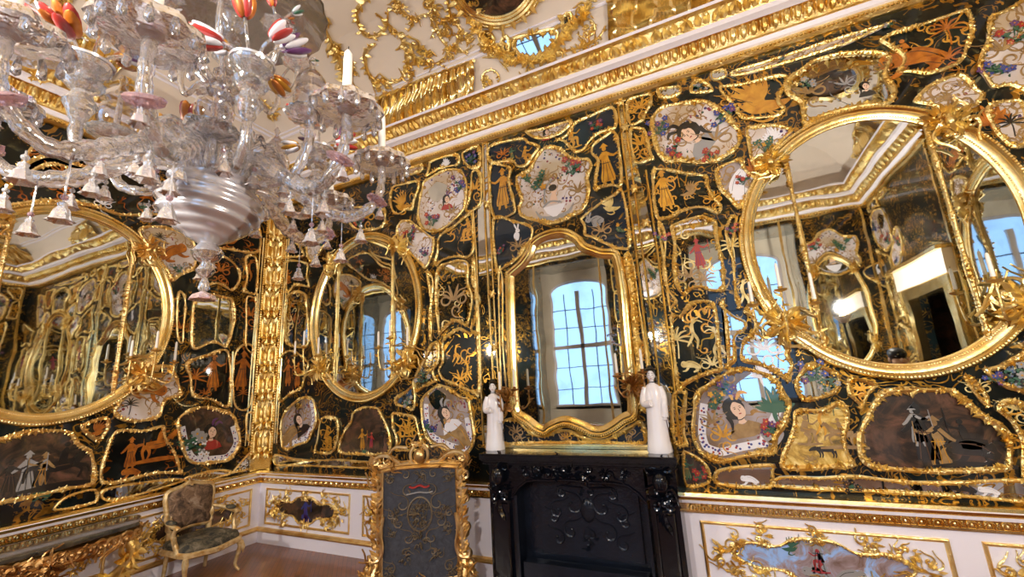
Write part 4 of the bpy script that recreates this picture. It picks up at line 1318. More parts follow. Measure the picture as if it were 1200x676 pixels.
# ------------------------------------------------------------------ dado panels
def dado(w, u0, u1, v0, v1, label, oval, mat_, figs=()):
    t = thing('dado_panel', label, 'panel', w.p((u0 + u1) / 2, v0, .03))
    m = M()
    path = [np.array(q) for q in ((u0, v0), (u1, v0), (u1, v1), (u0, v1))]
    pr = [(0, .03), (0, .043), (.008, .048), (.018, .042), (.024, .032)]
    sg = [(1, 1), (-1, 1), (-1, -1), (1, -1)]
    vs, fs = [], []
    for i, d in pr:
        for q, (a, b) in zip(path, sg): vs.append(w.p(q[0] + a * i, q[1] + b * i, d))
    for k in range(len(pr) - 1):
        for j in range(4): fs.append([4 * k + j, 4 * k + (j + 1) % 4, 4 * k + 4 + (j + 1) % 4, 4 * k + 4 + j])
    m.add(vs, fs); m.build('gilt_moulding', GOLDW, t, ang=.4)
    cu, cv = (u0 + u1) / 2, (v0 + v1) / 2 + .0
    W_, H_ = (u1 - u0) * .36, (v1 - v0) * .36
    P = spline([(cu + W_ * x, cv + H_ * y) for x, y in oval], True, .02)
    if area(P) < 0: P = P[::-1]
    m = M(); m.prism(w, [tuple(q) for q in P], .031, .034); m.build('painting', mat_, t, smooth=False)
    m = M(); rocaille(m, w, P, .011, .04, True, .8); m.build('rocaille_frame', GOLD, t)
    pf = lambda a, b: w.p(a, b, .042)
    for x, y, r_ in ((-1.12, 0, .12), (1.12, 0, .12), (0, 1.05, .07), (0, -1.0, .08), (-.7, -.85, .09), (.7, -.85, .09), (-.6, .95, .08), (.6, .95, .08), (-.95, .6, .08), (.95, .6, .08), (-.95, -.55, .08), (.95, -.55, .08)):
        m = M(); cluster(m, pf, w.N, (cu + W_ * x, cv + H_ * y), r_, 5, .008, 16); m.build('carved_ornament', GOLD, t)
    for kind, c, x, y, h, fl in figs:
        f = Fig(w, 0, 0, 10, fl, 0, .035); f.c = np.array([cu + W_ * x, cv + H_ * y]); f.h = h
        FIG[kind](f, *FCOL[c]); f.done(FNAME[kind], t)
    return t


OV = [(-1, 0), (-.8, .55), (-.45, .5), (-.25, .85), (.0, .95), (.25, .85), (.45, .5), (.8, .55), (1, 0), (.75, -.5), (.4, -.55), (.2, -.95), (-.2, -.95), (-.4, -.55), (-.75, -.5)]
dado(WB, -5.0, -3.675, .2, .59, 'white dado panel with dark blue painted landscape in gilt foliage, left of the fire screen', OV, SCENEM, [('robe', 'b', 0, -.1, .26, False), ('beast', 'b', .05, -.6, .1, False)])
dado(WB, -3.5, -2.3, .2, .59, 'white dado panel mostly hidden behind the fire screen', OV, SCENEM)
dado(WB, -.26, 1.115, .2, .59, 'white dado panel right of the fireplace with a painted lady and parrot under blue sky', OV, SKYP, [('robe', 'y', .02, .25, .27, True), ('sit', 'r', .02, .05, .14, True), ('bird', 'n', -.28, .6, .1, False), ('beast', 'y', 0, -.55, .12, False), ('beast', 'y', .3, -.5, .12, True)])
dado(WB, 1.262, 2.5, .2, .59, 'white dado panel cut off by the right edge of the photo', OV, SKYP)
dado(WL, 2.35, 3.52, .2, .6, 'white dado panel with gilt carving on the left wall, behind the armchair', OV, SCENEM)
dado(WL, .9, 2.2, .2, .6, 'white dado panel on the left wall beneath the console table', OV, SCENEM)
# ------------------------------------------------------------------ fireplace
FX0, FX1, FY, FH = -1.885, -.36, YB - .30, 1.075
fp = thing('fireplace', 'black carved marble fireplace with sooty opening, in the middle of the far wall', 'fireplace', ((FX0 + FX1) / 2, YB - .15, 0))
m = M()
sh = [(0, 0), (.0, .02), (.02, .035), (.03, .05), (.05, .055), (.05, .075)]      # stepped mantel shelf
for i, (a, h) in enumerate([(.0, .0), (.015, .018), (.03, .03), (.05, .045)]):
    m.box((FX0 - a * .5, FY - a, FH - .095 + h), (FX1 + a * .5, YB - .01, FH - .095 + h + .05 if i == 3 else FH - .095 + h + .02))
for zz, yy in ((FH - .006, FY - .05), (FH - .05, FY - .028), (FH - .085, FY - .002)): m.tube([(FX0 - .02, yy, zz), (FX1 + .02, yy, zz)], .007, 6)
m.build('mantel_shelf', BLACKM, fp, smooth=False)
OX0, OX1, OZ = FX0 + .27, FX1 - .24, .86
for sx, x0, x1 in ((-1, FX0, OX0 - .02), (1, OX1 + .02, FX1)):
    m = M()
    m.box((x0 + .02, FY + .03, .1), (x1 - .0, YB - .01, FH - .095))
    m.box((x0, FY - .01, 0), (x1, YB - .01, .1))
    m.box((x0 + .06, FY + .0, .14), (x1 - .05, FY + .03, .68))
    for xa in (x0 + .055, x1 - .045):
        m.tube([(xa, FY - .002, .13), (xa, FY - .002, .7)], .008, 5)
    m.tube([(x0 + .055, FY - .002, .7), (x1 - .045, FY - .002, .7)], .008, 5); m.tube([(x0 + .055, FY - .002, .13), (x1 - .045, FY - .002, .13)], .008, 5)
    m.build('jamb', BLACKM, fp, smooth=False)
    c = (x0 + x1) / 2 + .005
    m = M()
    pf = lambda a, b: np.array([a, FY - .005, b])
    nn = np.array([0, -1.0, 0])
    m.ell((c, FY - .02, .9), (.055, .05, .075), 10, 8)                     # carved mask
    m.ell((c, FY - .07, .89), (.012, .015, .025), 6, 5)
    for e in (-.02, .02): m.ell((c + e, FY - .062, .915), (.012, .01, .008), 6, 4)
    m.tube([(c - .02, FY - .064, .86), (c, FY - .068, .857), (c + .02, FY - .064, .86)], .006, 5)
    cluster(m, pf, nn, (c, .97), .1, 4, .012, 14); cluster(m, pf, nn, (c, .8), .1, 5, .012, 12)
    for e in (-1, 1): cscroll(m, pf, (c + e * .05, .74), .04, PI / 2, e, .012)
    for k in range(5): m.leaf((c, FY - .005, .72 - k * .02), np.array([(k - 2) * .25, 0, -1.0]), nn, .09, .04)
    m.build('carved_mask', BLACKM, fp)
m = M()
arch = [(OX0 - .02, .74), (OX0 + .03, .80), (OX0 + .1, .85), (OX0 + .2, .865)] + [(OX0 + .3 + i * .1, .862 + .012 * math.sin(i)) for i in range(4)] + [(OX1 - .2, .865), (OX1 - .1, .85), (OX1 - .03, .80), (OX1 + .02, .74)]
k = len(arch)
top = [(OX0 - .02 + (OX1 - OX0 + .04) * i / (k - 1), FH - .095) for i in range(k)]
vs = [(x, FY + .02, z) for x, z in arch] + [(x, FY + .02, z) for x, z in top] + [(x, YB - .02, z) for x, z in arch]
m.add(vs, [[i, i + 1, k + i + 1, k + i] for i in range(k - 1)] + [[i, 2 * k + i, 2 * k + i + 1, i + 1] for i in range(k - 1)])
m.tube([(x, FY + .015, z + .008) for x, z in arch], .011, 6)
m.build('lintel', BLACKM, fp)
m = M()
pf = lambda a, b: np.array([a, FY + .01, b])
nn = np.array([0, -1.0, 0])
for x, z, r_ in ((-1.22, .985, .1), (-1.12, .93, .13), (-1.0, .92, .08), (-1.28, .92, .08), (-1.4, .925, .07), (-.86, .93, .06), (-1.52, .93, .05), (-.72, .93, .05)):
    cluster(m, pf, nn, (x, z), r_, 4, .01, 12)
m.build('frieze_carving', BLACKM, fp)
m = M(); m.box((OX0, FY + .08, .02), (OX1, YB - .03, .03)); m.box((OX0 - .02, FY + .03, .0), (OX0, YB - .02, .86)); m.box((OX1, FY + .03, 0), (OX1 + .02, YB - .02, .86))
m.box((OX0, YB - .13, 0), (OX1, YB - .11, .97)); m.build('firebox', IRON, fp, smooth=False)
# cast iron fireback
fb = thing('fireback', 'cast iron fireback plate with raised scroll crest, set inside the fireplace opening', 'fireback', ((OX0 + OX1) / 2, YB - .06, .05))
m = M(); m.box((OX0 + .16, YB - .16, .30), (OX1 - .06, YB - .135, .84)); m.box((OX0 + .03, YB - .27, .033), (OX1 - .03, YB - .17, .26)); m.build('plate', IRON, fb, smooth=False)
m = M()
pf = lambda a, b: np.array([a, YB - .163, b])
cx, cz = (OX0 + OX1) / 2 + .05, .62
for e in (-1, 1):
    for a, b, r_, a0, g in ((.12, .05, .09, PI / 2, 1), (.25, .0, .07, 0, -1), (.15, -.14, .07, -PI / 2, -1), (.26, -.2, .06, PI, 1), (.2, .14, .05, PI / 2, -1), (.29, -.05, .05, 1, 1)):
        cscroll(m, pf, (cx + e * a, cz + b), r_, PI / 2 if e > 0 else PI / 2, e * g, .009)
    m.tube([pf(cx + e * .03, cz + .18), pf(cx + e * .2, cz + .19), pf(cx + e * .24, cz + .1)], .008, 5)
m.ell((cx, YB - .165, cz + .02), (.06, .02, .09), 10, 6); cluster(m, pf, nn, (cx, cz + .12), .08, 3, .008, 8); cluster(m, pf, nn, (cx, cz - .2), .08, 3, .008, 8)
m.build('raised_crest', IRON, fb)


# ------------------------------------------------------------------ porcelain figurines
def figurine(x, y, z, h, rz, label):
    t = thing('porcelain_figurine', label, 'figurine', (x, y, z), None, rz)
    t.rotation_euler = (0, 0, 0)
    s = h
    A = lambda a, b, c: np.array([x + (a * math.cos(rz) - b * math.sin(rz)) * s, y + (a * math.sin(rz) + b * math.cos(rz)) * s, z + c * s])
    m = M()
    n = 20
    # (height, half width, half depth, sideways sway, forward shift): -b is the front
    secs = [(0, .135, .11, 0, 0), (.02, .14, .115, 0, 0), (.1, .13, .10, .0, 0), (.25, .118, .09, .005, 0), (.42, .11, .082, .008, 0), (.55, .108, .078, .008, 0), (.66, .105, .07, .005, .0),
            (.73, .095, .06, .002, 0), (.765, .07, .05, 0, 0), (.785, .035, .035, 0, -.005), (.815, .03, .03, 0, -.008)]
    vs, fs = [], []
    for (c, a, b, ox, oy) in secs:
        for j in range(n):
            w = 2 * PI * j / n
            fold = 1 + .045 * math.cos(7 * w + c * 3) * max(0, 1 - c * 1.25)
            vs.append(A(ox + a * fold * math.cos(w), oy + b * fold * math.sin(w), c))
    for i in range(len(secs) - 1):
        for j in range(n): fs.append([i * n + j, i * n + (j + 1) % n, (i + 1) * n + (j + 1) % n, (i + 1) * n + j])
    fs += [list(range(n))[::-1], [(len(secs) - 1) * n + j for j in range(n)]]
    m.add(vs, fs)
    m.build('robe', PORC, t)
    for e, hand in ((-1, (.03, -.105, .56)), (1, (.1, -.05, .40))):
        m = M()
        P = spline([A(e * .085, 0, .74), A(e * .115, -.02, .64), A(e * .11, -.05, .55), A(*[hand[0] * (1 if e > 0 else -1), hand[1], hand[2]])], False, .02 * s)
        m.tube(P, [s * (.034 + .012 * i / len(P)) for i in range(len(P))], 8)
        if e > 0: m.leaf(P[-1], np.array([0, 0, -1.0]), -np.array([math.sin(rz), -math.cos(rz), 0]), .22 * s, .07 * s, .1)
        m.build('sleeve', PORC, t)
        m = M(); b = P[-1]; d = np.array([0, 0, -.6]) + (A(0, -1, 0) - A(0, 0, 0)) / s * .5
        m.ell(b + d * .02 * s, (.018 * s, .014 * s, .026 * s), 8, 6)
        for k in range(4): m.tube([b + d * .03 * s + (A(1, 0, 0) - A(0, 0, 0)) * (k - 1.5) * .009, b + d * (.06 - abs(k - 1.2) * .006) * s + (A(1, 0, 0) - A(0, 0, 0)) * (k - 1.5) * .010], .005 * s, 5)
        m.tube([b + d * .015 * s, b + d * .03 * s + (A(-1, 0, 0) - A(0, 0, 0)) * .025], .0055 * s, 5)
        m.build('hand', PORC, t)
    m = M(); m.ell(A(0, -.012, .875), (.046 * s, .05 * s, .066 * s), 14, 12); m.ell(A(0, -.062, .868), (.007 * s, .009 * s, .014 * s), 6, 5)
    for e in (-1, 1): m.ell(A(e * .046, 0, .87), (.007 * s, .012 * s, .018 * s), 6, 5)
    m.build('head', PORC, t)
    m = M()
    for e in (-1, 1):
        m.ell(A(e * .018, -.058, .882), (.009 * s, .004 * s, .0035 * s), 6, 4)
        m.tube([A(e * .008, -.059, .9), A(e * .02, -.056, .904), A(e * .03, -.05, .9)], .0025 * s, 4)
    m.ell(A(0, -.057, .843), (.01 * s, .004 * s, .004 * s), 6, 4, 1)
    m.build('face_features', [HAIR, PRED], t)
    m = M(); m.ell(A(0, .012, .905), (.055 * s, .052 * s, .052 * s), 14, 8); m.ell(A(0, .0, .95), (.06 * s, .05 * s, .024 * s), 14, 6); m.ell(A(0, .02, .975), (.035 * s, .03 * s, .025 * s), 10, 6)
    m.build('hair', HAIR, t)
    m = M(); m.tube([A(.034 * math.cos(a), -.006 + .036 * math.sin(a), .8) for a in np.linspace(0, 2 * PI, 17)[:-1]], .006 * s, 5, closed=True); m.build('collar', HAIR, t)
    m = M(); m.tube(spline([A(.112, -.05, .40), A(.12, -.05, .3), A(.125, -.06, .2), A(.13, -.06, .12)], False, .02), .0045 * s, 4); m.build('sash_cord', PBROWN, t)
    return t


figurine(-1.862, YB - .14, FH, .615, .35, 'smaller white porcelain lady figurine with black hair, on the left end of the mantel')
figurine(-.462, YB - .15, FH, .645, .1, 'larger white porcelain lady figurine with black hair, on the right end of the mantel')

# ------------------------------------------------------------------ fire screen
PHI = math.radians(25)
sc_o = np.array([-2.404, 3.145, 0])
fs_ = thing('fire_screen', 'gilded rococo fire screen with charcoal brocade panel, standing left of the fireplace', 'fire screen', sc_o)


class Loc(Wall):
    pass


FS = Loc(sc_o, (math.cos(PHI), math.sin(PHI), 0), (math.sin(PHI), -math.cos(PHI), 0))
m = M(); m.prism(FS, [(-.31, .14), (.31, .14), (.31, .96), (.28, .985), (.2, .99), (0, .995), (-.2, .99), (-.28, .985), (-.31, .96)], -.01, .012); pn = m.build('brocade_panel', SCREENF, fs_, smooth=False)
pf = lambda a, b: FS.p(a, b, .016)
m = M()
m.tube([FS.p(.1 * math.cos(a), .62 + .13 * math.sin(a), .014) for a in np.linspace(0, 2 * PI, 33)[:-1]], .008, 5, closed=True)
for q in range(5): cluster(m, pf, FS.N, (rnd.uniform(-.05, .05), .54 + .04 * q), .06, 3, .004, 8)
for e in (-1, 1):
    for a, b, r_, g in ((.15, .7, .07, 1), (.17, .56, .06, -1), (.1, .44, .06, 1), (.25, .62, .04, 1), (.24, .9, .045, -1), (.24, .22, .045, 1), (.12, .93, .04, 1), (.1, .8, .05, -1)):
        cscroll(m, pf, (e * a, b), r_, PI / 2, e * g, .0055)
for c, r_ in (((0, .42), .09), ((-.25, .92), .06), ((.25, .92), .06), ((-.25, .2), .06), ((.25, .2), .06), ((0, .62), .1), ((-.13, .3), .07), ((.13, .3), .07), ((-.2, .62), .07), ((.2, .62), .07), ((0, .92), .06), ((-.24, .5), .05), ((.24, .5), .05)): cluster(m, pf, FS.N, c, r_, 4, .005, 10)
m.build('embroidered_crest', BRAID, pn)
m = M(); m.tube([FS.p(x, .835 + .008 * math.cos(x * 60), .018) for x in np.linspace(-.085, .085, 20)], .016, 6, sq=.6); m.build('red_crown_embroidery', PRED, pn)
m = M(); m.tube(spline([FS.p(-.11, .775, .016), FS.p(-.04, .785, .018), FS.p(0, .79, .018), FS.p(.06, .782, .018), FS.p(.11, .79, .016)], False, .02), .006, 5); m.build('silver_scroll_embroidery', PGREY, pn)
FSG = GOLDP
for e in (-1, 1):
    m = M()
    m.wbox(Wall((0, 0, 0), (1, 0, 0), (0, -1, 0)), 0, 0, 0, 0, 0, 0)
    m.v = []; m.f = []; m.m = []
    P = [FS.p(e * .335, .06, 0), FS.p(e * .335, .98, 0)]
    m.tube(P, .034, 4, up=FS.N + FS.U); m.tube([FS.p(e * .312, .14, .02), FS.p(e * .312, .97, .02)], .009, 5)
    for z in np.arange(.1, 1.0, .045):
        a = e * .36
        m.leaf(FS.p(a, z, .015), FS.U * e * .6 + np.array([0, 0, rnd.uniform(.3, 1)]), FS.N, rnd.uniform(.06, .1), .045, .4)
        m.leaf(FS.p(e * .335, z, .03), FS.U * e * rnd.uniform(-.8, .8) + np.array([0, 0, .7]), FS.N, .05, .03, .5)
    for z, r_ in ((.9, .05), (.72, .045), (.5, .05), (.3, .06)):
        cscroll(m, lambda x, y: FS.p(x, y, .02), (e * .385, z), r_, PI, -e, .013)
    P = spline([FS.p(e * .30, .62, .03), FS.p(e * .315, .5, .04), FS.p(e * .30, .38, .045), FS.p(e * .33, .3, .045), FS.p(e * .40, .29, .045), FS.p(e * .415, .34, .04)], False, .02)
    m.tube(P, .014, 6)
    m.build('carved_stile', FSG, fs_)
    m = M()                                           # scrolled foot with little figure-like volute
    for s_ in (-1, 1):
        P = spline([FS.p(e * .36, .3, .0), FS.p(e * .37, .18, s_ * .06), FS.p(e * .38, .08, s_ * .15), FS.p(e * .385, .03, s_ * .2), FS.p(e * .39, .05, s_ * .24)], False, .02)
        m.tube(P, [.035 - .015 * i / len(P) for i in range(len(P))], 7)
    cluster(m, lambda a, b: FS.p(a, b, .06), FS.N, (e * .40, .2), .1, 4, .014, 14)
    m.ell(FS.p(e * .42, .235, .04), (.035, .035, .04), 8, 6); m.ell(FS.p(e * .42, .16, .04), (.045, .045, .06), 8, 6)
    m.build('foot', FSG, fs_)
m = M()
P = spline([FS.p(-.34, .99, 0), FS.p(-.2, 1.01, 0), FS.p(0, 1.015, 0), FS.p(.2, 1.01, 0), FS.p(.34, .99, 0)], False, .03)
m.tube(P, .034, 5, up=FS.N); m.tube([q + FS.N * .02 - np.array([0, 0, .03]) for q in P], .009, 5)
m.build('top_rail', FSG, fs_)
m = M()
m.ell(FS.p(0, 1.08, .03), (.055, .03, .06), 12, 8)
P = [FS.p(.075 * math.cos(a), 1.085 + .085 * math.sin(a), .02) for a in np.linspace(-.9, PI + .9, 22)]
m.tube(P, .014, 6)
pf = lambda a, b: FS.p(a, b, .02)
for e in (-1, 1):
    P = spline([FS.p(e * .09, 1.03, .02), FS.p(e * .16, 1.03, .02), FS.p(e * .22, 1.07, .02), FS.p(e * .3, 1.1, .02), FS.p(e * .37, 1.08, .02), FS.p(e * .39, 1.03, .02)], False, .02)
    m.tube(P, [.02 - .006 * abs(i / len(P) - .5) for i in range(len(P))], 6)
    P = spline([FS.p(e * .1, 1.15, .02), FS.p(e * .2, 1.16, .02), FS.p(e * .26, 1.11, .02)], False, .02); m.tube(P, .014, 6)
    cscroll(m, pf, (e * .37, 1.045), .035, PI / 2, e, .016); cluster(m, pf, FS.N, (e * .22, 1.04), .09, 3, .01, 12); cluster(m, pf, FS.N, (e * .37, 1.02), .07, 2, .01, 10)
    P = spline([FS.p(e * .38, 1.0, 0), FS.p(e * .42, 1.04, .01), FS.p(e * .4, 1.09, .01)], False, .02); m.tube(P, .02, 6)
cluster(m, pf, FS.N, (0, 1.15), .08, 3, .011, 14)
m.build('carved_crest', FSG, fs_)
m = M(); P = spline([FS.p(-.34, .13, 0), FS.p(-.15, .1, 0), FS.p(0, .08, 0), FS.p(.15, .1, 0), FS.p(.34, .13, 0)], False, .03); m.tube(P, .03, 5, up=FS.N); cluster(m, pf, FS.N, (0, .09), .08, 3, .01, 10); m.build('bottom_rail', FSG, fs_)

# ------------------------------------------------------------------ armchair (back to the left wall, facing into the room)
CH = np.array([-4.72, 2.77, 0])
CR = math.radians(0)
ch = thing('armchair', 'carved white and gold rococo armchair in dark tapestry, with its back to the left wall', 'armchair', CH)
X, Y, Z = np.array([1.0, 0, 0]), np.array([0, 1.0, 0]), np.array([0, 0, 1.0])
CG = plain('cream_and_gold_paint', 'e6d3a6', .4, .45, var=('b98c48', 18), bump=(40, .3))
Cp = lambda a, b, c: CH + (X * a + Y * b + Z * c) * .8      # a forward, b to the viewer's right, c up
for b, a, tag_ in ((-.28, .24, 0), (.28, .24, 0), (-.23, -.25, 1), (.23, -.25, 1)):
    m = M()
    s_ = 1 if b > 0 else -1
    if tag_ == 0:
        P = spline([Cp(a, b, .36), Cp(a + .03, b + s_ * .03, .28), Cp(a + .01, b + s_ * .01, .16), Cp(a + .0, b + s_ * .0, .07), Cp(a + .035, b + s_ * .02, .02), Cp(a + .05, b + s_ * .03, .012)], False, .02)
        m.tube(P, [.028 - .014 * min(1, i / (len(P) * .7)) for i in range(len(P))], 8)
        m.leaf(Cp(a + .035, b + s_ * .03, .34), np.array([.2, 0, -1]), np.array([.8, s_ * .6, 0]), .12, .05, .3)
    else:
        P = spline([Cp(a, b, .36), Cp(a - .005, b, .2), Cp(a - .03, b, .012)], False, .03)
        m.tube(P, [.021 - .006 * i / len(P) for i in range(len(P))], 7)
    m.build('leg', CG, ch)
# seat rail with serpentine front
out = spline([Cp(-.27, -.25, .36), Cp(-.27, .25, .36), Cp(0, .31, .36), Cp(.25, .30, .36), Cp(.30, .15, .35), Cp(.32, 0, .34), Cp(.30, -.15, .35), Cp(.25, -.30, .36), Cp(0, -.31, .36)], True, .03)
m = M(); m.tube(out, .027, 6, closed=True, up=Z)
for q in ((.33, 0),): cluster(m, lambda u, v: Cp(q[0] + .02, q[1] + u, .35 + v), X, (0, 0), .04, 2, .006, 5)
m.build('seat_rail', CG, ch)
m = M()
ctr = sum(out) / len(out)
vs, fs = [], []
k = len(out)
for f, z in ((1.0, .015), (1.0, .04), (.95, .075), (.75, .095), (.4, .105)):
    vs += [ctr + (q - ctr) * f + Z * z for q in out]
for i in range(4):
    for j in range(k): fs.append([i * k + j, i * k + (j + 1) % k, (i + 1) * k + (j + 1) % k, (i + 1) * k + j])
fs.append([4 * k + j for j in range(k)])
m.add(vs, fs); st = m.build('seat', SEATF, ch, ang=1.5)
# back: shaped frame leaning backwards
BT = lambda b, c: Cp(-.25 - (c - .5) * .16, b, c)
bo = spline([(-.22, .54), (0, .555), (.22, .54), (.235, .62), (.26, .8), (.27, .93), (.24, .985), (.12, 1.01), (0, 1.04), (-.12, 1.01), (-.24, .985), (-.27, .93), (-.26, .8), (-.235, .62)], True, .03)
m = M(); m.tube([BT(*q) for q in bo], .024, 7, closed=True, up=X)
cluster(m, lambda a, b: BT(a, b) + X * .025, X, (0, 1.05), .06, 2, .009, 10)
for e in (-1, 1): m.tube([Cp(-.25, e * .22, .36), BT(e * .22, .56)], .026, 6); m.leaf(BT(e * .235, .6) + X * .02, Z, X, .1, .05)
m.build('back_frame', CG, ch)
m = M()
c0 = np.array((0, .78))
vs, fs = [], []
k = len(bo)
for f, d in ((.97, .005), (.93, .03), (.7, .05), (.35, .058)):
    vs += [BT(*(c0 + (np.asarray(q) - c0) * f)) + X * d for q in bo]
for i in range(3):
    for j in range(k): fs.append([i * k + j, i * k + (j + 1) % k, (i + 1) * k + (j + 1) % k, (i + 1) * k + j])
fs.append([3 * k + j for j in range(k)])
vs2 = len(vs)
vs += [BT(*(c0 + (np.asarray(q) - c0) * .97)) - X * .01 for q in bo]
fs.append([vs2 + j for j in range(k)][::-1])
m.add(vs, fs); m.build('backrest', FABRIC, ch, ang=1.5)
for e in (-1, 1):
    m = M()
    P = spline([BT(e * .25, .72), Cp(-.18, e * .31, .70), Cp(-.02, e * .345, .665), Cp(.1, e * .34, .65), Cp(.13, e * .335, .63)], False, .02); m.tube(P, .02, 7)
    P = spline([Cp(.1, e * .34, .645), Cp(.06, e * .345, .56), Cp(.1, e * .33, .45), Cp(.12, e * .31, .37)], False, .02); m.tube(P, [.018 + .008 * i / len(P) for i in range(len(P))], 7)
    m.leaf(Cp(.09, e * .345, .56), -Z, np.array([.7, e * .7, 0]), .1, .04)
    ar = m.build('armrest', CG, ch)
    m = M(); m.ell(Cp(-.02, e * .338, .695), (.08, .028, .022), 10, 8); m.build('arm_pad', SEATF, ar)

# ------------------------------------------------------------------ console table on the left wall
CTY0, CTY1 = 1.02, 2.27
ct = thing('console_table', 'carved gilt console table with dark marble top, under the left oval mirror', 'table', (XL + .3, (CTY0 + CTY1) / 2, 0))
m = M()
tp = spline([(XL + .10, CTY1), (XL + .34, CTY1), (XL + .46, CTY1 - .05), (XL + .5, CTY1 - .2), (XL + .56, (CTY0 + CTY1) / 2), (XL + .5, CTY0 + .2), (XL + .46, CTY0 + .05), (XL + .34, CTY0), (XL + .10, CTY0)], True, .03)
if area(tp) < 0: tp = tp[::-1]
k = len(tp)
vs, fs = [], []
c0 = sum(tp) / k
for f, z in ((.97, .615), (1.0, .625), (1.0, .645), (.985, .652)): vs += [(*(c0 + (q - c0) * f), z) for q in tp]
for v_ in range(len(vs)): vs[v_] = (max(vs[v_][0], XL + .10), vs[v_][1], vs[v_][2])
for i in range(3):
    for j in range(k): fs.append([i * k + j, i * k + (j + 1) % k, (i + 1) * k + (j + 1) % k, (i + 1) * k + j])
fs += [list(range(k))[::-1], [3 * k + j for j in range(k)]]
m.add(vs, fs); m.build('marble_top', MARBT, ct, ang=.5)
fr = [q for q in tp if q[0] > XL + .1]
fr = sorted(fr, key=lambda q: -q[1])
m = M()
P = [np.array([q[0] - .03, q[1] + (.02 if q[1] < 1.6 else -.02), .575]) for q in fr]
m.tube(P, .042, 6, up=Z)
for i in range(1, len(P) - 1):
    t_ = P[i + 1] - P[i - 1]; t_ /= np.linalg.norm(t_)
    n_ = np.cross(t_, Z)
    if n_ @ X < 0: n_ = -n_
    for q in range(2):
        m.leaf(P[i] + n_ * .03 + Z * rnd.uniform(-.03, .03), -Z * rnd.uniform(.2, 1) + t_ * rnd.uniform(-1, 1), n_, rnd.uniform(.03, .05), .03, .4)
    if i % 2 == 0: cscroll(m, lambda a, b: P[i] + t_ * a + Z * b + n_ * .035, (0, -.02), .055, rnd.uniform(0, 6), rnd.choice((-1, 1)), .017)
cluster(m, lambda a, b: np.array([XL + .56, (CTY0 + CTY1) / 2 + a, .52 + b]), X, (0, 0), .12, 6, .014, 24)
for yy_ in np.arange(CTY0 + .15, CTY1 - .1, .1): cluster(m, lambda a, b: np.array([XL + .5, yy_ + a, .54 + b]), X, (0, 0), .07, 3, .011, 8)
m.build('carved_apron', GOLDR, ct)
for y, e in ((CTY1 - .12, 1), (CTY0 + .12, -1)):
    m = M()
    P = spline([(XL + .40, y, .56), (XL + .45, y + e * .06, .45), (XL + .40, y + e * .04, .32), (XL + .27, y - e * .02, .2), (XL + .22, y - e * .05, .1), (XL + .30, y - e * .05, .03), (XL + .36, y - e * .04, .03)], False, .02)
    m.tube(P, [.05 - .018 * i / len(P) for i in range(len(P))], 8)
    for i in range(2, len(P) - 1, 2):
        for q in range(3):
            d = np.array([rnd.uniform(-.3, 1), rnd.uniform(-1, 1), rnd.uniform(-1, .6)]); d /= np.linalg.norm(d)
            m.leaf(P[i] + d * .02, d, np.cross(d, (.3, .5, .7)), .1, .05, .3)
    cscroll(m, lambda a, b: np.array([XL + .45, y + a, .45 + b]), (e * .03, 0), .07, PI / 2, e, .022)
    m.build('leg', GOLD, ct)
# ------------------------------------------------------------------ gilded stucco on the cove and ceiling
def cps(cv, s):
    return [cv.px(*map(float, q.split(','))) for q in s.split()]


def stucco(cv, label, lines=(), sprays=(), r=.02, mt=None, name='stucco_rocaille', tufts=True):
    """raised gilt scrollwork lying on the cove: lines and leaf sprays given on the surface"""
    allp = [q for l in lines for q in cps(cv, l)] + [cv.px(x, y) for x, y, _ in sprays]
    c = allp[0]
    m = M()
    for l in lines:
        P = spline(cps(cv, l), False, .025)
        k = len(P)
        n1 = smooth_noise(k, .3, 3)
        Q = [cv.p(q[0], q[1], .015) for q in P]
        m.tube(Q, [r * (1 + n1[i]) * (.45 + .55 * math.sin(PI * min(1, (i + 1) / k * 1.15))) for i in range(k)], 6)
        if tufts:
            for i in range(1, k - 1, 2):
                nn = cv.nrm(*P[i])
                t = Q[i + 1] - Q[i - 1]; t /= np.linalg.norm(t)
                sd = np.cross(t, nn) * rnd.choice((-1, 1))
                d = sd + t * rnd.uniform(-.3, 1.2); d /= np.linalg.norm(d)
                m.leaf(Q[i] + nn * r * .4, d, nn, r * rnd.uniform(2, 3.6), r * rnd.uniform(1.2, 2.0), .35)
    for x, y, pr in sprays:
        u, s = cv.px(x, y)
        b = cv.px(x + pr, y)
        R_ = math.hypot(b[0] - u, b[1] - s)
        cluster(m, lambda a, e: cv.p(a, e, .02), cv.nrm(u, s), (u, s), R_, 6, min(.018, R_ * .12), 20)
    o = m.build(name, mt or GOLD)
    return put(o, label, 'stucco ornament')


def flip_b(cv, poly, name, mats, d0, d1, parent=None):
    m = M()
    k = len(poly)
    c = sum(np.asarray(q) for q in poly) / k
    vs = [cv.p(*c, d1)]
    fr_ = (.5, .8, 1.0)
    for f in fr_: vs += [cv.p(*(c + (np.asarray(q) - c) * f), d1) for q in poly]
    vs += [cv.p(*q, d0) for q in poly]
    fs = [[0, 1 + i, 1 + (i + 1) % k] for i in range(k)]
    for a in range(3):
        for i in range(k): fs.append([1 + a * k + i, 1 + (a + 1) * k + i, 1 + (a + 1) * k + (i + 1) % k, 1 + a * k + (i + 1) % k])
    m.add(vs, fs)
    return m.build(name, mats, parent, smooth=False)


# the moulding line along the upper cove
for cv, nm in ((CB, 'back'), (CL, 'left')):
    s0 = CB.px(495, 93)[1]
    a, b = (XL + .35, XR - .35) if cv is CB else (YF + .35, YB - .35)
    m = M()
    for ds, r_ in ((0, .016), (.05, .01)):
        m.tube([cv.p(u, s0 + ds, .004) for u in np.linspace(a, b, 30)], r_, 6)
    struct(m.build('trim_cove_' + nm, WHITEP))


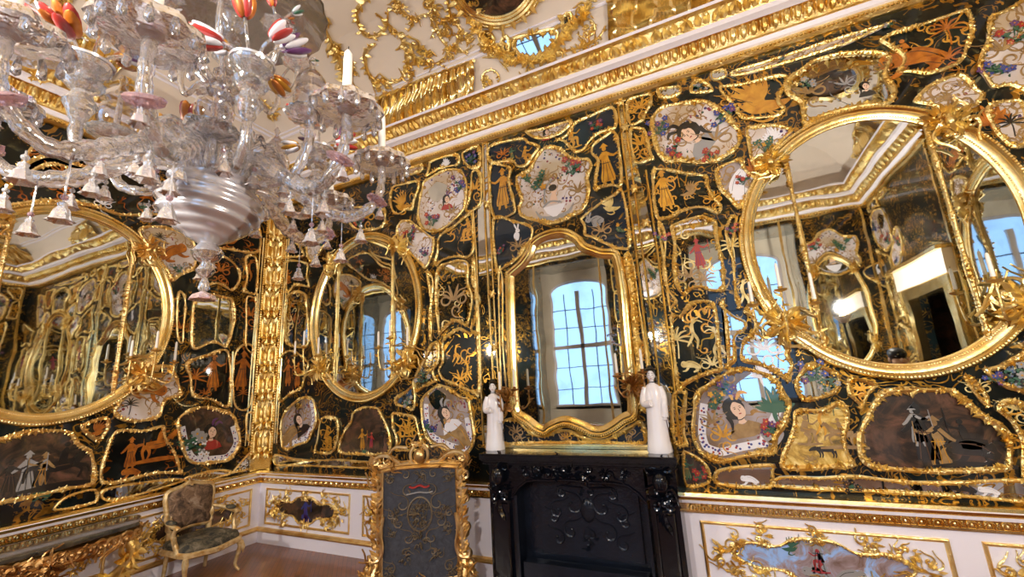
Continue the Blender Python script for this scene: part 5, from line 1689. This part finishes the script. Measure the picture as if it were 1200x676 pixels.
def valance(cv, top, bottom, label, pleats, amp=.03, mt=None, fringe=True):
    T = spline(cps(cv, top), False, .03); Bt = spline(cps(cv, bottom), False, .03)
    n, k = 90, 14
    t = thing('gilded_drapery', label, 'stucco ornament', cv.p(*T[len(T) // 2], 0))
    vs, fs = [], []
    for i in range(n + 1):
        f = i / n
        a = np.asarray(T[min(int(f * (len(T) - 1)), len(T) - 1)]); b = np.asarray(Bt[min(int(f * (len(Bt) - 1)), len(Bt) - 1)])
        for j in range(k + 1):
            g = j / k
            q = a * (1 - g) + b * g
            h = .03 + .05 * math.sin(PI * g) + amp * (math.sin(2 * PI * pleats * f) * (1 - .55 * g)) + (.02 * math.sin(9 * g + 7 * f))
            vs.append(cv.p(q[0], q[1], max(.008, h)))
    for i in range(n):
        for j in range(k): fs.append([i * (k + 1) + j, (i + 1) * (k + 1) + j, (i + 1) * (k + 1) + j + 1, i * (k + 1) + j + 1])
    m = M(); m.add(vs, fs); m.build('cloth', mt or GOLDS, t, ang=2.5)
    m = M()
    for i in range(0, n):
        p = np.array(vs[i * (k + 1) + k]); m.ell(p - np.array([0, 0, .008]), (.012, .012, .02), 5, 4)
    m.tube([np.array(vs[i * (k + 1) + k]) for i in range(n + 1)], .012, 5)
    m.tube([np.array(vs[i * (k + 1)]) for i in range(n + 1)], .016, 5)
    m.build('fringe', GOLD, t)
    return t


valance(CB, '433,117 470,103 510,87 540,76 557,70', '412,160 440,162 465,152 490,142 515,134 540,130 558,112', 'long pleated gilded drapery hanging in the cove left of the ceiling mirror', 15, .034)
valance(CB, '712,0 740,-8 780,-16 820,-22 850,-26', '714,50 738,53 765,51 790,46 812,34 838,10', 'broad gilded lambrequin hanging over the cornice right of the ceiling mirror', 3, .02)
valance(CL, '62,22 90,35 120,52 150,70', '40,82 65,88 88,96 105,100 122,96', 'gilded drapery in the cove over the left wall, behind the chandelier', 4, .02)

# ceiling mirror
t = thing('ceiling_mirror', 'scalloped gilt ceiling mirror with dark round painting, in the cove above the chimney bay', 'mirror', CB.p(*CB.px(600, 30), 0))
c = CB.px(592, -22); e1 = CB.px(592, 26); e2 = CB.px(652, -10)
ru, rs = .40, .36
c = (CB.px(592, 0)[0], CB.px(592, 25)[1] + rs)
circ = [np.array([c[0] + ru * math.cos(a), c[1] + rs * math.sin(a)]) for a in np.linspace(0, 2 * PI, 49)[:-1]]
flip_b(CB, [q for q in inset(circ, .06)], 'round_painting', SCENEM, .01, .03, t)
m = M()
for i, d, r_ in ((0, .04, .028), (.035, .055, .02), (.06, .05, .016), (-.035, .03, .022)):
    m.tube([CB.p(q[0], q[1], d) for q in inset(circ, i)], r_, 6, closed=True)
m.build('moulded_ring', GOLDS, t)
m = M()
for q in circ[::2]:
    nn = CB.nrm(*q); m.leaf(CB.p(q[0], q[1], .05), (CB.p(q[0] + .01 * (q[0] - c[0]), q[1] + .01 * (q[1] - c[1]), .05) - CB.p(q[0], q[1], .05)) / .004, nn, .1, .06, .4)
m.build('leaf_border', GOLD, t)
for s in ('600,47 613,41 632,37 651,34 653,45 641,60 627,69 612,66', '562,38 572,36 580,44 577,51 566,50', '660,18 668,14 671,24 666,36 660,33', '590,42 596,44 597,58 592,62 588,52'):
    P = spline(cps(CB, s), True, .03)
    cq = sum(np.asarray(q) for q in P) / len(P)
    n0 = np.array([0, -.8, -.6]); p0 = CB.p(cq[0], cq[1], .03)
    m = M(); k = len(P)
    vs = [CB.p(q[0], q[1], .03) for q in P]; vs = [q - n0 * ((q - p0) @ n0) for q in vs]
    m.add(vs + [p0], [[i, (i + 1) % k, k] for i in range(k)]); m.build('mirror_glass', MIRR, t, smooth=False)
    m = M(); k = len(P); n1 = smooth_noise(k, .35); Q = vs
    m.tube(Q, [.02 * (1 + x) for x in n1], 6, closed=True)
    for i in range(0, k, 1):
        nn = CB.nrm(*P[i]); tt = Q[(i + 1) % k] - Q[i - 1]; tt /= np.linalg.norm(tt)
        d = np.cross(tt, nn) * rnd.choice((-1, 1, 1)) + tt * rnd.uniform(-1, 1); m.leaf(Q[i] + nn * .01, d / np.linalg.norm(d), nn, .06, .035, .4)
    m.build('rocaille_frame', GOLD, t)
for l, lab in ((('556,10 560,35 575,52 598,66 622,73 645,66 658,48 672,30 690,12',), 'o'),):
    m = M()
    P = spline(cps(CB, l[0]), False, .025)
    k = len(P); Q = [CB.p(q[0], q[1], .03) for q in P]
    m.tube(Q, .022, 6)
    for i in range(1, k - 1):
        nn = CB.nrm(*P[i]); tt = Q[i + 1] - Q[i - 1]; tt /= np.linalg.norm(tt)
        for q in range(2):
            d = np.cross(tt, nn) * rnd.uniform(-1, 1) + tt * rnd.uniform(-1, 1); m.leaf(Q[i] + nn * .012, d / (np.linalg.norm(d) + .01), nn, .08, .045, .4)
    for x, y in ((556, 8), (598, 70), (650, 64), (688, 12), (575, 55)):
        u, s_ = CB.px(x, y); cluster(m, lambda a, b: CB.p(a, b, .03), CB.nrm(u, s_), (u, s_), .1, 5, .014, 14)
    m.build('rocaille_border', GOLD, t)

for a in (
    ('gilded double C scroll in the cove between chandelier and pleated drapery', ['432,-5 418,12 424,35 438,42 452,30 455,8', '440,50 428,62 432,85 448,100', '455,28 470,44 478,70 470,92 452,98'], [(448, 100, 12)], .022),
    ('gilded rib running down the corner of the cove beside the chandelier dish', ['352,-12 372,18 388,48 400,78 408,110 425,128'], [(375, 20, 12), (394, 58, 12)], .03),
    ('gilded flower basket spray in the cove above the pleated drapery', ['474,78 492,70 510,74 522,66'], [(486, 60, 16), (500, 66, 12), (478, 84, 9)], .016),
    ('gilded branching scroll at the top edge, left of the ceiling mirror', ['462,-6 470,12 484,22 478,36', '484,22 500,16 512,26 505,44'], [(470, 6, 12), (484, 22, 8)], .014),
    ('gilded trailing foliage climbing between basket spray and ceiling mirror', ['510,-8 504,16 514,40 526,58 516,74 530,82', '526,58 544,60 556,52'], [(508, 8, 12), (520, 30, 12), (530, 60, 9)], .015),
    ('gilded foliage hugging the left side of the round ceiling painting', ['524,-8 528,16 542,36 556,46', '542,36 536,52 548,64'], [(530, 20, 10), (545, 42, 10)], .018),
    ('gilded scroll standing on the cornice right under the pleated drapery end', ['568,105 566,88 578,82 586,92 580,104'], [(572, 96, 7)], .012),
    ('gilded shell spray lying on the cornice left of the chimney bay', [], [(508, 138, 11), (522, 132, 9)], .012),
    ('gilded shell spray lying on the cornice under the ceiling mirror', [], [(627, 92, 14), (645, 88, 9), (608, 98, 9)], .012),
    ('gilded leaf garland in the cove right of the ceiling mirror', ['655,62 680,56 700,46 710,30'], [(680, 60, 12), (700, 58, 9)], .016),
    ('gilded scroll in the white cove gap beside the broad lambrequin', ['676,28 690,22 698,34 688,44 676,40'], [(690, 36, 8)], .012),
    ('gilded leaf spray on the cornice right of the broad lambrequin', [], [(850, 12, 14), (870, 4, 12)], .014),
    ('gilded scroll with a small diamond in the cove above the flower basket', ['440,14 452,24 466,36'], [(466, 38, 8)], .01),
    ('gilded scroll hanging in the cove just right of the tall white candle', ['404,66 414,72 412,92 420,104'], [(413, 84, 7)], .014),
):
    stucco(CB, a[0], a[1], a[2], a[3])
for a in (
    ('gilded foliage across the left cove above the gilded drapery', ['20,-20 60,-8 100,-4 130,-6'], [(70, -6, 14), (110, -4, 12), (30, -8, 12)], .02),
    ('gilded branch in the left cove behind the glass tulips', ['138,10 150,24 144,44 160,52'], [(150, 20, 10), (142, 48, 8)], .014),
    ('gilded foliage on the left cove low behind the chandelier arms', ['120,100 150,95 175,112', '60,98 40,92 20,96'], [(150, 100, 12), (30, 92, 12)], .016),
    ('gilded scrolls at the left corner of the cove behind the glass urns', ['300,110 320,130 345,150 370,160', '340,110 355,130 350,150'], [(320, 130, 14), (350, 140, 12)], .02),
):
    stucco(CL, a[0], a[1], a[2], a[3])
# ------------------------------------------------------------------ chandelier
CX, CY = -1.52, .84
chd = thing('chandelier', 'large clear glass chandelier with twisted arms, glass flowers and silvered bowl', 'chandelier', (CX, CY, 2.0))
P3 = lambda r, a, z: np.array([CX + r * math.cos(a), CY + r * math.sin(a), z])
m = M()
bowl = [(.02, 2.175), (.05, 2.19), (.10, 2.225), (.14, 2.26), (.158, 2.30), (.155, 2.335), (.135, 2.37), (.125, 2.39), (.132, 2.405), (.122, 2.405), (.112, 2.385), (.12, 2.36)]
m.lathe([tuple(q) for q in spline([q[:] for q in bowl], False, .005)], (CX, CY, 0), 48, flute=3, fd=.04, tw=.75); m.build('silvered_bowl', SILVG, chd)
m = M()
m.lathe([(.02, 2.185), (.036, 2.165), (.05, 2.145), (.036, 2.12), (.014, 2.11), (.022, 2.095), (.03, 2.082), (.018, 2.065), (.008, 2.055), (.014, 2.04), (.018, 2.02), (.008, 2.005)], (CX, CY, 0), 18, flute=8, fd=.05); m.build('drop_baluster', GLASS, chd)
m = M(); m.lathe([(.008, 2.008), (.03, 1.995), (.038, 1.98), (.03, 1.978), (.0, 1.985)], (CX, CY, 0), 24, flute=8, fd=.12); m.build('pink_tassel', GLASSP, chd)
m = M()
stem = [(.03, 2.39)]
z = 2.42
while z < 3.2:
    stem += [(.022, z), (.05, z + .03), (.055, z + .05), (.035, z + .08), (.02, z + .1), (.042, z + .12), (.02, z + .14)]; z += .16
stem += [(.02, 3.24), (.016, 5.17)]
m.lathe(stem, (CX, CY, 0), 16, flute=8, fd=.05); m.build('central_stem', GLASS, chd)
m = M(); m.lathe([(.02, 3.30), (.12, 3.285), (.24, 3.25), (.34, 3.19), (.345, 3.20), (.24, 3.265), (.12, 3.30), (.02, 3.315)], (CX, CY, 0), 48, flute=24, fd=.012); m.build('smoke_dish', SMOKE, chd)


def bell(par, p, s=1.0, pink=True, up=.03):
    """glass bell drop with frilled hem and a small cap"""
    p = np.asarray(p, float)
    s *= .78
    m = mp = M()
    m.lathe([(.004, .0), (.012 * s, -.006 * s), (.01 * s, -.016 * s), (.018 * s, -.03 * s), (.024 * s, -.055 * s), (.034 * s, -.066 * s), (.03 * s, -.068 * s), (.012 * s, -.05 * s)], p, 16, flute=6, fd=.14)
    m.tube([p, p + np.array([0, 0, up])], .0025, 4)
    m.ell(p + np.array([0, 0, .012]), (.011 * s, .011 * s, .01 * s), 8, 5, 1)
    m.build('bell_drop', [BELLG, GLASSP if pink else BELLG], par)


def tulip(P0, top, c1, c2, parent, k=6, s=1.0):
    m = M()
    Q = spline([P0, (np.asarray(P0) + top) / 2 + np.array([.01, -.01, .01]), top], False, .02)
    m.tube(Q, .005, 6); m.build('flower_stem', GLASS, parent)
    d = Q[-1] - Q[-2]; d /= np.linalg.norm(d)
    m = M()
    for i in range(k):
        a = i * 2 * PI / k
        x = np.cross(d, (0.2, .9, .1)); x /= np.linalg.norm(x); y = np.cross(d, x)
        o = x * math.cos(a) + y * math.sin(a)
        c = np.asarray(top) + d * .028 * s + o * .016 * s
        m.ell(c, (.013 * s, .007 * s, .032 * s), 8, 6, i % 2, ax=d * 1.0 + o * .25)
    m.build('glass_flower', [c1, c2], parent)


cands = []
cand_lab = {0: 'white candle on the chandelier arm nearest the pleated drapery', 1: 'lowest white candle on the chandelier, in front of the cornice of the fireplace wall'}
A0 = math.radians(11)
labs = ['tall white candle on the chandelier arm in front of the cove scrolls', 'white candle on the lower right chandelier arm, against the cornice', 'white candle on the far right side of the chandelier, behind the glass jars', 'white candle on the far side of the chandelier behind the central stem',
        'white candle on the chandelier arm at the left edge of the photo', 'white candle at the top left corner, on the nearest chandelier arm', 'white candle standing above the glass tulips, on a near chandelier arm']
for i, a in enumerate((6, 45, 97, 150, -125, -76, -44)):
    a = math.radians(a)
    dz = (-.03, -.005, 0, 0, 0, -.05, -.05)[i]
    m = M()
    path = spline([P3(.06, a, 2.40), P3(.10, a, 2.47), P3(.2, a, 2.46), P3(.33, a + .05, 2.36), P3(.46, a + .03, 2.33 + dz), P3(.55, a, 2.39 + dz), P3(.575, a, 2.47 + dz), P3(.575, a, 2.555 + dz)], False, .014)
    k = len(path)
    m.tube(path, [(.016 + .012 * math.sin(PI * min(1, j / k * 1.1)) ** 2) * (1 + .13 * math.sin(j * 2.1)) for j in range(k)], 8)
    arm = m.build('arm', GLASS, chd)
    m = M(); m.lathe([(.02, -.02), (.036, -.012), (.042, 0), (.034, .008), (.02, .012)], path[int(k * .8)], 16, flute=8, fd=.1, ax=path[int(k * .8) + 1] - path[int(k * .8) - 1]); m.build('pink_collar', GLASSP, arm)
    e = P3(.575, a, 2.585 + dz)
    m = M(); m.lathe([(.018, -.035), (.03, -.03), (.07, -.012), (.108, .0), (.113, -.022), (.106, .002), (.06, .0), (.028, -.004), (.018, .0)], e, 40, flute=10, fd=.06); m.build('drip_pan', GLASS, arm)
    m = M()
    for j in range(14):
        q = 2 * PI * j / 14
        m.lathe([(.0, -.055), (.01, -.045), (.009, -.02), (.004, .0)], e + np.array([.105 * math.cos(q), .105 * math.sin(q), -.008]), 6)
    m.build('fringe', GLASS, arm)
    m = M(); m.lathe([(.02, -.01), (.026, .0), (.024, .012), (.02, .026), (.024, .034), (.0165, .034)], e, 16); m.build('candle_cup', SILVG, arm)
    cnd = candle(e[0], e[1], e[2] + .012, .205, .0155, labs[i], 'candles of the chandelier'); cands.append(cnd)
    for r_, z, s_ in ((.5, 2.275, 1.0), (.36, 2.30, .9), (.57, 2.37, .8), (.43, 2.20, 1.0)): bell(arm, P3(r_, a + (.06 if r_ == .43 else 0), z + dz), s_, r_ in (.57, .43), .14 if r_ == .43 else .03)
    m = M()                                  # curled leaf of glass rising from the bowl
    b = a + PI / 8
    for q in range(3):
        Q = spline([P3(.08, b + (q - 1) * .2, 2.40), P3(.12, b + (q - 1) * .3, 2.52), P3(.19, b + (q - 1) * .35, 2.55), P3(.22, b + (q - 1) * .35, 2.5)], False, .015)
        m.tube(Q, [.014 * math.sin(PI * (j + 1) / (len(Q) + 1)) + .003 for j in range(len(Q))], 6)
    m.build('glass_leaf', GLASS, chd)
for i, a in enumerate((-18, -103, 72, 167)):
    a = math.radians(a)
    ub = P3(.36, a, 2.48)
    m = M(); Q = spline([P3(.05, a, 2.40), P3(.16, a, 2.42), P3(.28, a, 2.36), P3(.35, a, 2.40), ub], False, .015)
    m.tube(Q, [.016 * (1 + .12 * math.sin(j * 2)) for j in range(len(Q))], 8); ar = m.build('urn_arm', GLASS, chd)
    m = M(); m.lathe([(.012, 0), (.02, .01), (.03, .04), (.04, .06), (.028, .08), (.022, .1), (.045, .12), (.05, .135), (.042, .14), (.018, .15), (.03, .165), (.058, .185), (.062, .205), (.056, .21), (.045, .19)], ub, 24, flute=12, fd=.04); m.build('urn', GLASS, ar)
    m = M(); m.tube([ub + np.array([.06 * math.cos(q), .06 * math.sin(q), .205]) for q in np.linspace(0, 2 * PI, 25)[:-1]], .006, 5, closed=True); m.build('silver_rim', SILVG, ar)
    cols = [(PWHITE, PRED), (PPUR, PWHITE), (PORNG, PGOLD), (PWHITE, PPUR), (PWHITE, PGOLD), (PRED, PWHITE), (PORNG, PRED)]
    for q in range(7):
        w_ = q * 2 * PI / 7 + i
        top = ub + np.array([.085 * math.cos(w_), .085 * math.sin(w_), .26 + .04 * math.sin(q * 2.3)])
        tulip(ub + np.array([.02 * math.cos(w_), .02 * math.sin(w_), .19]), top, *cols[(q + i) % 7], ar, 6, 1.45 if q % 2 else 1.15)
for i, (a, jr, jz) in enumerate(((17, .36, 2.60), (-36, .16, 2.5), (115, .36, 2.6), (-150, .36, 2.58))):
    a = math.radians(a)
    jb = P3(jr, a, jz)
    m = M(); Q = spline([P3(.05, a, 2.40), P3(jr * .5, a, 2.38), P3(jr * .85, a, 2.40), P3(jr, a, jz - .08), jb], False, .015)
    m.tube(Q, [.017 * (1 + .12 * math.sin(j * 2)) for j in range(len(Q))], 8); ar = m.build('jar_arm', GLASS, chd)
    m = M(); m.lathe([(.012, 0), (.05, .005), (.075, .02), (.08, .03), (.072, .03), (.045, .014), (.012, .01)], jb, 32, flute=16, fd=.04); m.build('jar_dish', GLASS, ar)
    m = M(); m.lathe([(.015, .012), (.04, .03), (.055, .07), (.058, .10), (.05, .13), (.03, .15), (.055, .152), (.052, .16), (.045, .18), (.028, .205), (.012, .222), (.008, .235), (.014, .25), (.008, .265), (.0, .275)], jb, 28, flute=14, fd=.03); m.build('covered_jar', THIN, ar)
    m = M(); m.lathe([(.008, .01), (.01, .12), (.006, .2)], jb, 10); m.build('inner_rod', GLASS, ar)
for i in range(10):
    a = i * PI / 5 + .2
    bell(chd, P3(.17 + .05 * (i % 2), a, 2.42 - .02 * (i % 3)), 1.0, i % 3 == 0)
    bell(chd, P3(.30, a, 2.36), .9, i % 3 == 1)
for i in range(8):                            # upper tier: flower branches under the dish
    a = i * PI / 4 + .15
    m = M(); Q = spline([P3(.03, a, 2.78), P3(.12, a, 2.86), P3(.2, a, 2.83), P3(.24, a, 2.9), P3(.24, a, 2.97)], False, .015); m.tube(Q, .011, 7)
    m.lathe([(.012, 0), (.04, .01), (.06, .03), (.055, .032), (.02, .015)], Q[-1], 18, flute=9, fd=.08); ar = m.build('upper_arm', GLASS, chd)
    cols = [(PORNG, PRED), (PWHITE, PGREEN), (PRED, PORNG), (PPUR, PWHITE)]
    for q in range(3):
        w_ = a + (q - 1) * .5
        tulip(Q[-1], Q[-1] + np.array([.05 * math.cos(w_ * 3), .05 * math.sin(w_ * 3), .07 + .02 * q]), *cols[(i + q) % 4], ar, 5, .7)

# everything above was laid out at 3:2 size round the hub; the real fitting is about 0.85 m across
KS = 1 / 1.5
for o in [chd] + cands:
    o.location = Vector(CAM) + (o.location - Vector(CAM)) * KS + Vector((-.0108, -.0051, 0))
    o.scale = (KS,) * 3
zt = (5.17 - 1.65) * KS + 1.65
m = M()
cx_, cy_ = chd.location.x, chd.location.y
for i in range(int((5.18 - zt) / .03)):
    z = zt + .03 * i
    x_, y_ = (1, 0) if i % 2 else (0, 1)
    m.tube([np.array([cx_ + .009 * math.cos(a) * x_, cy_ + .009 * math.cos(a) * y_, z + .018 + .02 * math.sin(a)]) for a in np.linspace(0, 2 * PI, 9)[:-1]], .003, 4, closed=True)
put(m.build('hanging_chain', GOLDS), 'gilt chain from which the glass chandelier hangs, above the photo', 'chain')
# ------------------------------------------------------------------ what only the mirrors show: fields of the other walls, a visitor
def copy_panel(t, w, du, rz, label, group):
    u, z = t.location.x, t.location.z
    c = copy_tree(t)
    c.location = [float(q) for q in w.p(u + du, z, 0)]
    c.rotation_euler = (0, 0, rz)
    return put(c, label, None, group)


for k, t in list(PANELS.items()):
    if t.location.y < YB - .01 or t.location.x < XL + .01: continue
    u = t.location.x
    if k[0] == 'D' and -.35 < u < 1.9 and k not in ('D24', 'D25', 'D2', 'D34', 'D20'):
        copy_panel(t, WR, -3.138, -PI / 2, 'framed glass field on the right-hand wall, seen only in the mirrors', 'glass fields of the right-hand wall')
    if k[0] == 'C' and k not in ('C11',):
        copy_panel(t, WF, 2.15, PI, 'framed glass field on the pier between the windows, seen only in the mirrors', 'glass fields between the windows')
    if k in ('C1', 'C7', 'A12', 'A10', 'A13'):
        c = copy_panel(t, WF, {'C1': -.86, 'C7': -1.0, 'A12': 1.50, 'A10': 1.2, 'A13': 1.4}[k], PI, 'framed glass field in the window corner, seen only inside the biggest oval', 'glass fields of the window corner')
for k, t in list(PANELS.items()):
    if k[0] == 'A' and -2.95 < t.location.x < -2.2 and t.location.y > YB - .01:
        copy_panel(t, WR, 3.32, -PI / 2, 'framed glass field of the right-hand wall beyond the doorway, seen only in the mirrors', 'glass fields beyond the doorway')
for t in [o for o in bpy.data.objects if o.get('category') == 'stucco ornament' or o.name == 'ceiling_mirror']:
    if t.type == 'MESH':
        x0 = sum(v.co.x for v in t.data.vertices) / len(t.data.vertices); y0 = max(v.co.y for v in t.data.vertices)
    else:
        x0, y0 = t.location.x, t.location.y
    if x0 < -3.4 or y0 < 2.2 or x0 > 1.2: continue
    for rz, tr, lab in ((-PI / 2, (XR - YB, 0), 'right-hand'), (PI, (-2.4, YF + YB), 'window')):
        c = copy_tree(t)
        L_ = t.location
        c.location = (L_.y + tr[0], -L_.x + tr[1], L_.z) if rz < 0 else (-L_.x + tr[0], -L_.y + tr[1], L_.z)
        c.rotation_euler = (0, 0, rz)
        put(c, 'gilded ornament in the cove over the %s wall, seen only in the mirrors' % lab, 'stucco ornament' if t.type == 'MESH' else t['category'], 'gilded ornaments of the %s cove' % lab)
t = thing('ceiling_medallion', 'round gilded ceiling medallion with dark painting, seen only in the mirrors', 'ceiling ornament', (-1.25, 1.2, 5.19))
m = M(); m.lathe([(1.02, 5.188), (1.02, 5.165), (.99, 5.15), (.95, 5.17), (.9, 5.178)], (-1.25, 1.2, 0), 64); m.build('moulded_ring', GOLDS, t)
m = M(); m.lathe([(.92, 5.188), (.92, 5.18), (0, 5.179)], (-1.25, 1.2, 0), 48); m.build('round_painting', SCENEM, t)
pc = lambda a, b: np.array([a, b, 5.165])
for i in range(16):
    a = i * PI / 8
    m = M(); cluster(m, pc, np.array([0, 0, -1.0]), (-1.25 + (1.35 + .18 * (i % 2)) * math.cos(a), 1.2 + (1.12 + .1 * (i % 2)) * math.sin(a)), .24, 7, .022, 22); m.build('leaf_spray', GOLD, t)
m = M()
for u in (-2.55, -1.38, .02, 1.9, -5.0 + 8.35, -2.55 + 7.6):
    m.wbox(WF, u - .02, u + .02, ZD, ZC, .0, .03)
for u in (-3.55, -.98):
    m.wbox(WR, u - .02, u + .02, ZD, ZC, .0, .03)
struct(m.build('trim_pilaster_strips', GOLDS, smooth=False))

# visitor whose head shows in the biggest oval
vx, vy = 1.95, .82
pr = thing('person', 'dark haired visitor in a dark jacket, glimpsed at the bottom of the biggest oval', 'person', (vx, vy, 0))
joints = {'pelvis': (0, 0, .92), 'spine': (0, 0, 1.12), 'chest': (0, 0, 1.32), 'neck': (0, 0, 1.46), 'head0': (0, .01, 1.54), 'head1': (0, .02, 1.63),
          'hl': (-.1, 0, .88), 'kl': (-.11, .02, .5), 'al': (-.11, -.01, .09), 'tl': (-.12, .14, .03), 'hr': (.1, 0, .88), 'kr': (.11, .02, .5), 'ar': (.11, -.01, .09), 'tr': (.12, .14, .03),
          'sl': (-.19, 0, 1.38), 'el': (-.25, .0, 1.1), 'wl': (-.22, .16, .95), 'sr': (.19, 0, 1.38), 'er': (.25, .0, 1.1), 'wr': (.22, .16, .95)}
edges = [('pelvis', 'spine'), ('spine', 'chest'), ('chest', 'neck'), ('neck', 'head0'), ('head0', 'head1'), ('pelvis', 'hl'), ('hl', 'kl'), ('kl', 'al'), ('al', 'tl'), ('pelvis', 'hr'), ('hr', 'kr'), ('kr', 'ar'), ('ar', 'tr'),
         ('chest', 'sl'), ('sl', 'el'), ('el', 'wl'), ('chest', 'sr'), ('sr', 'er'), ('er', 'wr')]
rad = {'pelvis': .14, 'spine': .13, 'chest': .145, 'neck': .06, 'head0': .075, 'head1': .085, 'hl': .095, 'hr': .095, 'kl': .06, 'kr': .06, 'al': .042, 'ar': .042, 'tl': .035, 'tr': .035, 'sl': .065, 'sr': .065, 'el': .045, 'er': .045, 'wl': .03, 'wr': .03}
for e in (-1, 1):
    n_ = 'l' if e < 0 else 'r'
    b = np.array(joints['w' + n_])
    for f in range(5):
        k1, k2 = 'f%s%d' % (n_, f), 'g%s%d' % (n_, f)
        off = np.array([e * .03 - e * .016 * f, .05, -.02]) if f < 4 else np.array([-e * .04, .02, .0])
        joints[k1] = tuple(b + off * .9); joints[k2] = tuple(b + off * 1.4 + np.array([0, .005, -.025]))
        rad[k1] = rad[k2] = .009
        edges += [('w' + n_, k1), (k1, k2)]
names = list(joints)
VS = 1.035
me = bpy.data.meshes.new('body')
me.from_pydata([joints[n_] for n_ in names], [(names.index(a), names.index(b)) for a, b in edges], [])
bo_ = bpy.data.objects.new('body', me); COL.objects.link(bo_); bo_.parent = pr
sk = bo_.modifiers.new('skin', 'SKIN')
for i, n_ in enumerate(names):
    v = me.skin_vertices[0].data[i]; v.radius = (rad[n_],) * 2; v.use_root = n_ == 'pelvis'
sub = bo_.modifiers.new('smooth', 'SUBSURF'); sub.levels = 1; sub.render_levels = 2
JACK = plain('dark_jacket', '1c1f26', .8)
dk = N('clothed_figure')
ge = dk.n('ShaderNodeSeparateXYZ', {0: dk.co()})
isk = dk.math('GREATER_THAN', ge.outputs[2], 1.475)
dk.set(Base_Color=dk.mix(isk, lin('1f232c'), lin('c49a7c')), Roughness=.6)
me.materials.append(dk.mt)
m = M(); H0 = np.array([vx, vy, 0])
m.ell(H0 + (0, -.005, 1.665), (.085, .1, .075), 14, 10); m.ell(H0 + (0, -.05, 1.6), (.08, .06, .09), 12, 8); m.build('hair', HAIR, pr)
m = M()
m.ell(H0 + (0, .1, 1.595), (.012, .02, .022), 8, 6)
for e in (-1, 1): m.ell(H0 + (e * .085, .0, 1.595), (.012, .02, .03), 8, 6)
m.build('nose_and_ears', SKIN, pr)
m = M()
for e in (-1, 1): m.ell(H0 + (e * .032, .092, 1.62), (.012, .006, .006), 8, 5); m.tube([H0 + (e * .018, .096, 1.637), H0 + (e * .034, .094, 1.642), H0 + (e * .05, .085, 1.637)], .004, 4)
m.tube([H0 + (-.022, .09, 1.555), H0 + (0, .096, 1.553), H0 + (.022, .09, 1.555)], .005, 5, 1)
m.build('face_features', [HAIR, PRED], pr)

pr.scale = (VS,) * 3
for k in ('D13', 'D16', 'D18', 'D19', 'D22'):        # the bay goes on past the right edge of the photo, mirrored
    t = PANELS[k]
    c = copy_panel(t, WB, 2 * 1.138 - 2 * t.location.x + .12, 0, 'framed glass field on the fireplace wall beyond the right edge of the photo', 'glass fields beyond the right edge')
    c.scale = (-1, 1, 1)
